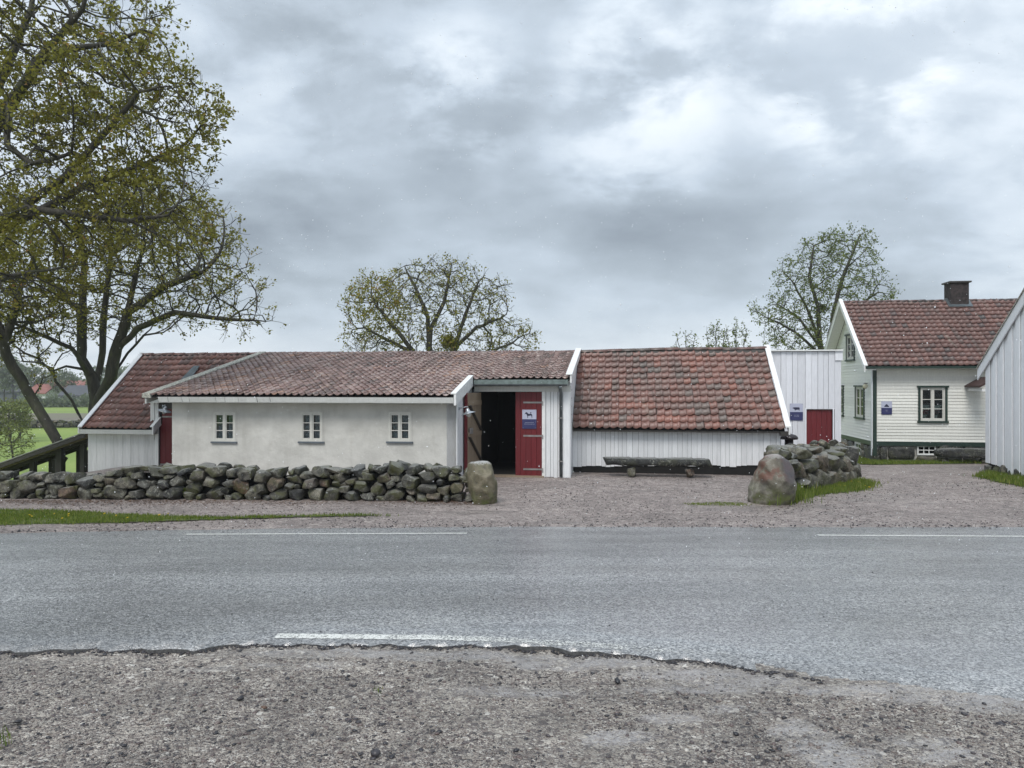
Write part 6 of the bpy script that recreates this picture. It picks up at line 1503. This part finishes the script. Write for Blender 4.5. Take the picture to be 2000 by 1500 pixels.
# tree between shed and farmhouse
yD_ = 34.; fD = W(1612, 860, yD_); fD.z = G(fD.x, fD.y)
stats.append(tree('tall_tree', 'airy green-leaved tree between the flat-topped shed and the farmhouse', fD,
    [[fD, W(1612, 800, yD_), W(1610, 740, yD_)], ppl([(1610, 745, yD_), (1602, 670, yD_), (1598, 600, yD_), (1580, 540, yD_), (1590, 480, yD_)]), ppl([(1610, 745, yD_), (1618, 680, yD_), (1630, 600, yD_), (1650, 530, yD_), (1680, 460, yD_)]), ppl([(1602, 680, yD_), (1560, 620, yD_), (1520, 595, yD_)]), ppl([(1600, 690, yD_), (1555, 650, yD_), (1510, 625, yD_)]), ppl([(1622, 660, yD_), (1670, 600, yD_), (1715, 570, yD_)]), ppl([(1602, 670, yD_), (1575, 600, yD_), (1545, 545, yD_)])],
    [blob(1630, 525, yD_, 85, 75, 2, 1.3), blob(1570, 600, yD_, 75, 60, 1.9, 1), blob(1510, 618, yD_, 46, 30, 1.4, .35), blob(1660, 480, yD_, 55, 38, 1.6, .5), blob(1690, 590, yD_, 55, 48, 1.8, .7), blob(1560, 660, yD_, 70, 35, 1.7, .5), blob(1560, 545, yD_, 45, 55, 1.5, .5), blob(1620, 640, yD_, 90, 60, 1.9, .7)],
    2500, 71, .19, M['leaf_green'], step=.25, infl=1.8, kill=.35, per=2, tl=.34, leafper=3, leafsize=.048, spread=.07, rtip=.006, exp_=2.05)[1:])
# three young trees above the ridge of the tiled barn
for k, (px, top, wd, lab, sd_) in enumerate(((1340, 640, 24, 'leftmost sparse sapling peeping over the low tiled barn', 81), (1398, 634, 26, 'middle young tree peeping over the low tiled barn roof', 82), (1438, 630, 28, 'rightmost and fullest young tree over the low tiled barn', 83))):
    y = 38.; f = W(px, 850, y); f.z = G(f.x, f.y)
    pl = [[f, W(px, 800, y), W(px + 2, 730, y)]] + [ppl([(px + 1, 740, y), (px + q * .6, 690, y), (px + q, top + 18, y)]) for q in (-wd * .7, 0, wd * .7)]
    tree('young_tree', lab, f, pl, [blob(px, top + 45, y, wd, 42, .8, 1), blob(px, 720, y, wd, 30, .8, .6)], 330, sd_, .05, M['leaf_green'], step=.25, infl=1.6, kill=.34, per=2, tl=.3, leafper=1 if k == 0 else 2, leafsize=.055, rtip=.008, gens=2, group='young trees beyond the low tiled barn')
# distant left: bush, small tree, far trees, hedge, wall, farm buildings
def simple_tree(name, label, px, pyb, y, h, wd, seed, mat, n=500, rt=.15, ls=.12, per=3, group=None, cat='tree', low=.3, st=.6):
    f = W(px, pyb, y); f.z = G(f.x, f.y); c_ = f + Vector((0, 0, h * (.5 + low * .5)))
    o, a_, b_ = tree(name, label, f, [[f, f + Vector((.1, 0, h * low)), f + Vector((0, 0, h * .6))]], [(c_.x, c_.y, c_.z, wd / 2, wd / 2, h * (1 - low) / 2, 1)], n, seed, rt, mat, step=st * .5, infl=st * 5, kill=st * .75, per=2, tl=st * .7, leafper=per, leafsize=ls, spread=ls * 1.5, rtip=.012 * st / .6, group=group)
    o['category'] = cat; return o
simple_tree('bush', 'round pale yellow-green bush on the meadow at the left edge', 18, 845, 66, 3.6, 3.6, 91, M['leaf_yellow'], 500, .12, .09, 4, cat='bush', low=.15, st=.5)
simple_tree('bush', 'half-bare grey-green bush just right of the pale bush on the meadow', 38, 842, 70, 3.4, 1.8, 95, M['leaf_pale'], 260, .1, .08, 2, cat='bush', low=.15, st=.5)
simple_tree('small_tree', 'sparse little yellow-green tree rising behind the open shed roof', 22, 905, 36, 2.1, 1.7, 92, M['leaf_yellow'], 320, .05, .05, 2, low=.2, st=.32)
far = [(8, 10.5, 8, 'tall pale hazy tree at the far left edge of the meadow'), (25, 9.5, 6, 'second hazy far tree beside the dark barn'), (66, 8, 6, 'hazy far tree in front of the nearer red farm roof'), (125, 7.5, 5, 'thin far tree before the long white farmhouse'), (205, 8, 8, 'far tree right of the long white farmhouse'), (255, 8, 9, 'far tree seen through the many-stemmed tree')]
for k, (px, h, wd, lab) in enumerate(far): simple_tree('far_tree', lab, px, 790, 172 - k, h, wd, 110 + k, M['leaf_pale'], 260, .16, .3, 3, 'far trees around the distant farms', st=1.2)
def fieldstrip(name, px0, px1, py0, py1, y0, y1, mat):
    V = []; n = 30
    for i in range(n + 1):
        for y in (y0, y1):
            x = (lerp(px0, px1, i / n) - 1000) / 1500 * y; V.append((x, y, G(x, y) + .12))
    me = bpy.data.meshes.new(name); me.from_pydata(V, [], [(2 * i, 2 * i + 2, 2 * i + 3, 2 * i + 1) for i in range(n)]); me.materials.append(mat); o = bpy.data.objects.new(name, me); link(o); o['kind'] = 'structure'
fieldstrip('heath_strip', -200, 700, 0, 0, 90, 116, M['heath'])
a = Vector((-.72 * 84, 84, 0)); b = Vector((-.36 * 90, 90, 0)); a.z = G(a.x, a.y); b.z = G(b.x, b.y)
fw = thing('stone_wall', 'distant grey field wall of stones crossing the meadow', 'stone wall', a); drywall(fw, a, b, .8, .8, 2.0, [('rock', .6), ('rock_dark', .4)], 5, 2, backrow=False)
def farm(label, px0, px1, y, eave, ridge, roofm, wallm, gable=True, dep=7):
    x0, x1 = (px0 - 1000) / 1500 * y, (px1 - 1000) / 1500 * y; g = G((x0 + x1) / 2, y); o = thing('farm_building', label, 'house', ((x0 + x1) / 2, y + dep / 2, g)); w2_ = (x1 - x0) / 2; d2 = dep / 2
    ze, zr = E + (750 - eave) / 1500 * y - g, E + (750 - ridge) / 1500 * y - g
    mb = MB(); mb.box(-w2_, w2_, -d2, d2, -1, ze); mb.add([(-w2_, -d2, ze), (-w2_, d2, ze), (-w2_, 0, zr)], [(0, 1, 2)]); mb.add([(w2_, -d2, ze), (w2_, d2, ze), (w2_, 0, zr)], [(0, 1, 2)]); mb.build('wall', wallm, o)
    mb = MB(); e = .4
    for sg in (-1, 1): mb.hexa([(-w2_ - e, sg * (d2 + e), ze - .15), (w2_ + e, sg * (d2 + e), ze - .15), (w2_ + e, 0, zr), (-w2_ - e, 0, zr), (-w2_ - e, sg * (d2 + e), ze + .1), (w2_ + e, sg * (d2 + e), ze + .1), (w2_ + e, 0, zr + .25), (-w2_ - e, 0, zr + .25)])
    mb.build('roof', roofm, o)
    n = max(1, int(w2_ * 2 / 4))
    for i in range(n):
        x = -w2_ + (i + .5) * 2 * w2_ / n; mb = MB(); mb.box(x - .5, x + .5, -d2 - .05, -d2 - .01, ze - 1.7, ze - .6); mb.build('window', M['ink'], o)
    return o
rr_ = plain('distant_red_roof', (.27, .11, .09), .7, noise=.2, nscale=1); rd_ = plain('distant_dark_roof', (.07, .075, .085), .7); ww_ = plain('distant_white_wall', (.62, .63, .64), .8, noise=.05)
farm('distant white house with a steep red roof left of the leaning branch', 55, 88, 165, 768, 752, rr_, ww_)
farm('long distant white farmhouse with a bright red roof', 84, 168, 175, 766, 745, rr_, ww_)
farm('low distant grey-roofed barn before the long farmhouse', 118, 205, 155, 773, 755, rd_, plain('distant_grey_wall', (.38, .4, .4), .8))
farm('dark distant barn at the left edge between hazy trees', -30, 48, 185, 765, 752, rd_, plain('distant_dark_wall', (.09, .10, .12), .8))
# far wood closing the horizon
r_ = np.random.default_rng(4); P = []
for i in range(5200):
    t = r_.uniform(-1.0, 1.05); y = 420 + 60 * r_.random(); x = t * y; hmax = (7 + 4 * math.sin(t * 23) + 3 * math.sin(t * 61)) ; P.append((x, y, G(x, y) + max(.5, hmax) * r_.random() ** .7))
leafmesh('far_wood', [Vector(p) for p in P], (0, 0, 0), M['leaf_pale'], None, 6, 3, 1.3, 1.2, kind='stuff')
P = []
for i in range(1500):
    px = r_.uniform(40, 330); y = 150 + r_.uniform(-2, 2); x = (px - 1000) / 1500 * y; P.append((x, y, G(x, y) + r_.uniform(.1, 1.7 + .6 * math.sin(px * .2))))
leafmesh('hedge', [Vector(p) for p in P], (0, 0, 0), M['leaf_pale'], None, 7, 3, .3, .3, kind='stuff')
# ferns in the foot of the long wall
def fern(label, px, py, n, h, sp):
    f = GP(px, py); o = thing('fern', label, 'fern', f, 0, None); V = []; T = []; r = random.Random(px)
    for i in range(n):
        a = r.uniform(-1.3, 1.3) - math.pi / 2; L_ = h * r.uniform(.6, 1.1); dx, dy = math.cos(a) * sp * r.uniform(.5, 1), math.sin(a) * .12
        for k in range(9):
            t = k / 9; c_ = Vector((dx * t, dy * t - .02, L_ * (t * 1.5 - .7 * t * t))); wv = .035 * (1 - t) + .006
            for s in (-1, 1):
                b0 = len(V); V += [c_, c_ + Vector((s * wv, -.01, .01)), c_ + Vector((s * wv * .5, -.005, .03))]; T.append((b0, b0 + 1, b0 + 2))
    np_mesh('fronds', np.array([v[:] for v in V]), np.array(T), M['grass'], rng.random(len(T)) * .8 + .1, o)
fern('small green fern growing from the long wall below the red-roofed wing', 366, 974, 26, .26, .17)
fern('bright tuft of fern at the foot of the long wall left of its end boulder', 702, 975, 24, .22, .16)
# sleet in the air
n = 4200; y = 2.2 + 14 * rng.random(n) ** .8; x = (rng.random(n) * 1.5 - .75) * y; z = E + (rng.random(n) * 1.05 - .5) * y
ok = np.array([z[i] > G(x[i], y[i]) + .1 for i in range(n)]); P = np.stack([x, y, z], 1)[ok]
V = []; s = rng.uniform(.001, .0052, len(P)) * (.25 + P[:, 1] / 8)
pebbles('sleet', P, s, M['snow'], octv, octf, np.zeros(len(P)), 1.0)
print('TREES', stats)

# thin rain-haze over the whole place: closed box, sky outside it
hz = MB(); hz.box(-700, 700, -60, 700, -9, 40); m_ = bpy.data.materials.new('damp_air'); m_.use_nodes = True; m_.node_tree.nodes.clear()
pv = m_.node_tree.nodes.new('ShaderNodeVolumePrincipled'); pv.inputs['Color'].default_value = (.96, .98, 1, 1); pv.inputs['Density'].default_value = .0007; pv.inputs['Anisotropy'].default_value = .2
mo = m_.node_tree.nodes.new('ShaderNodeOutputMaterial'); m_.node_tree.links.new(pv.outputs[0], mo.inputs['Volume'])
hz.build('haze', m_, None, kind='stuff')
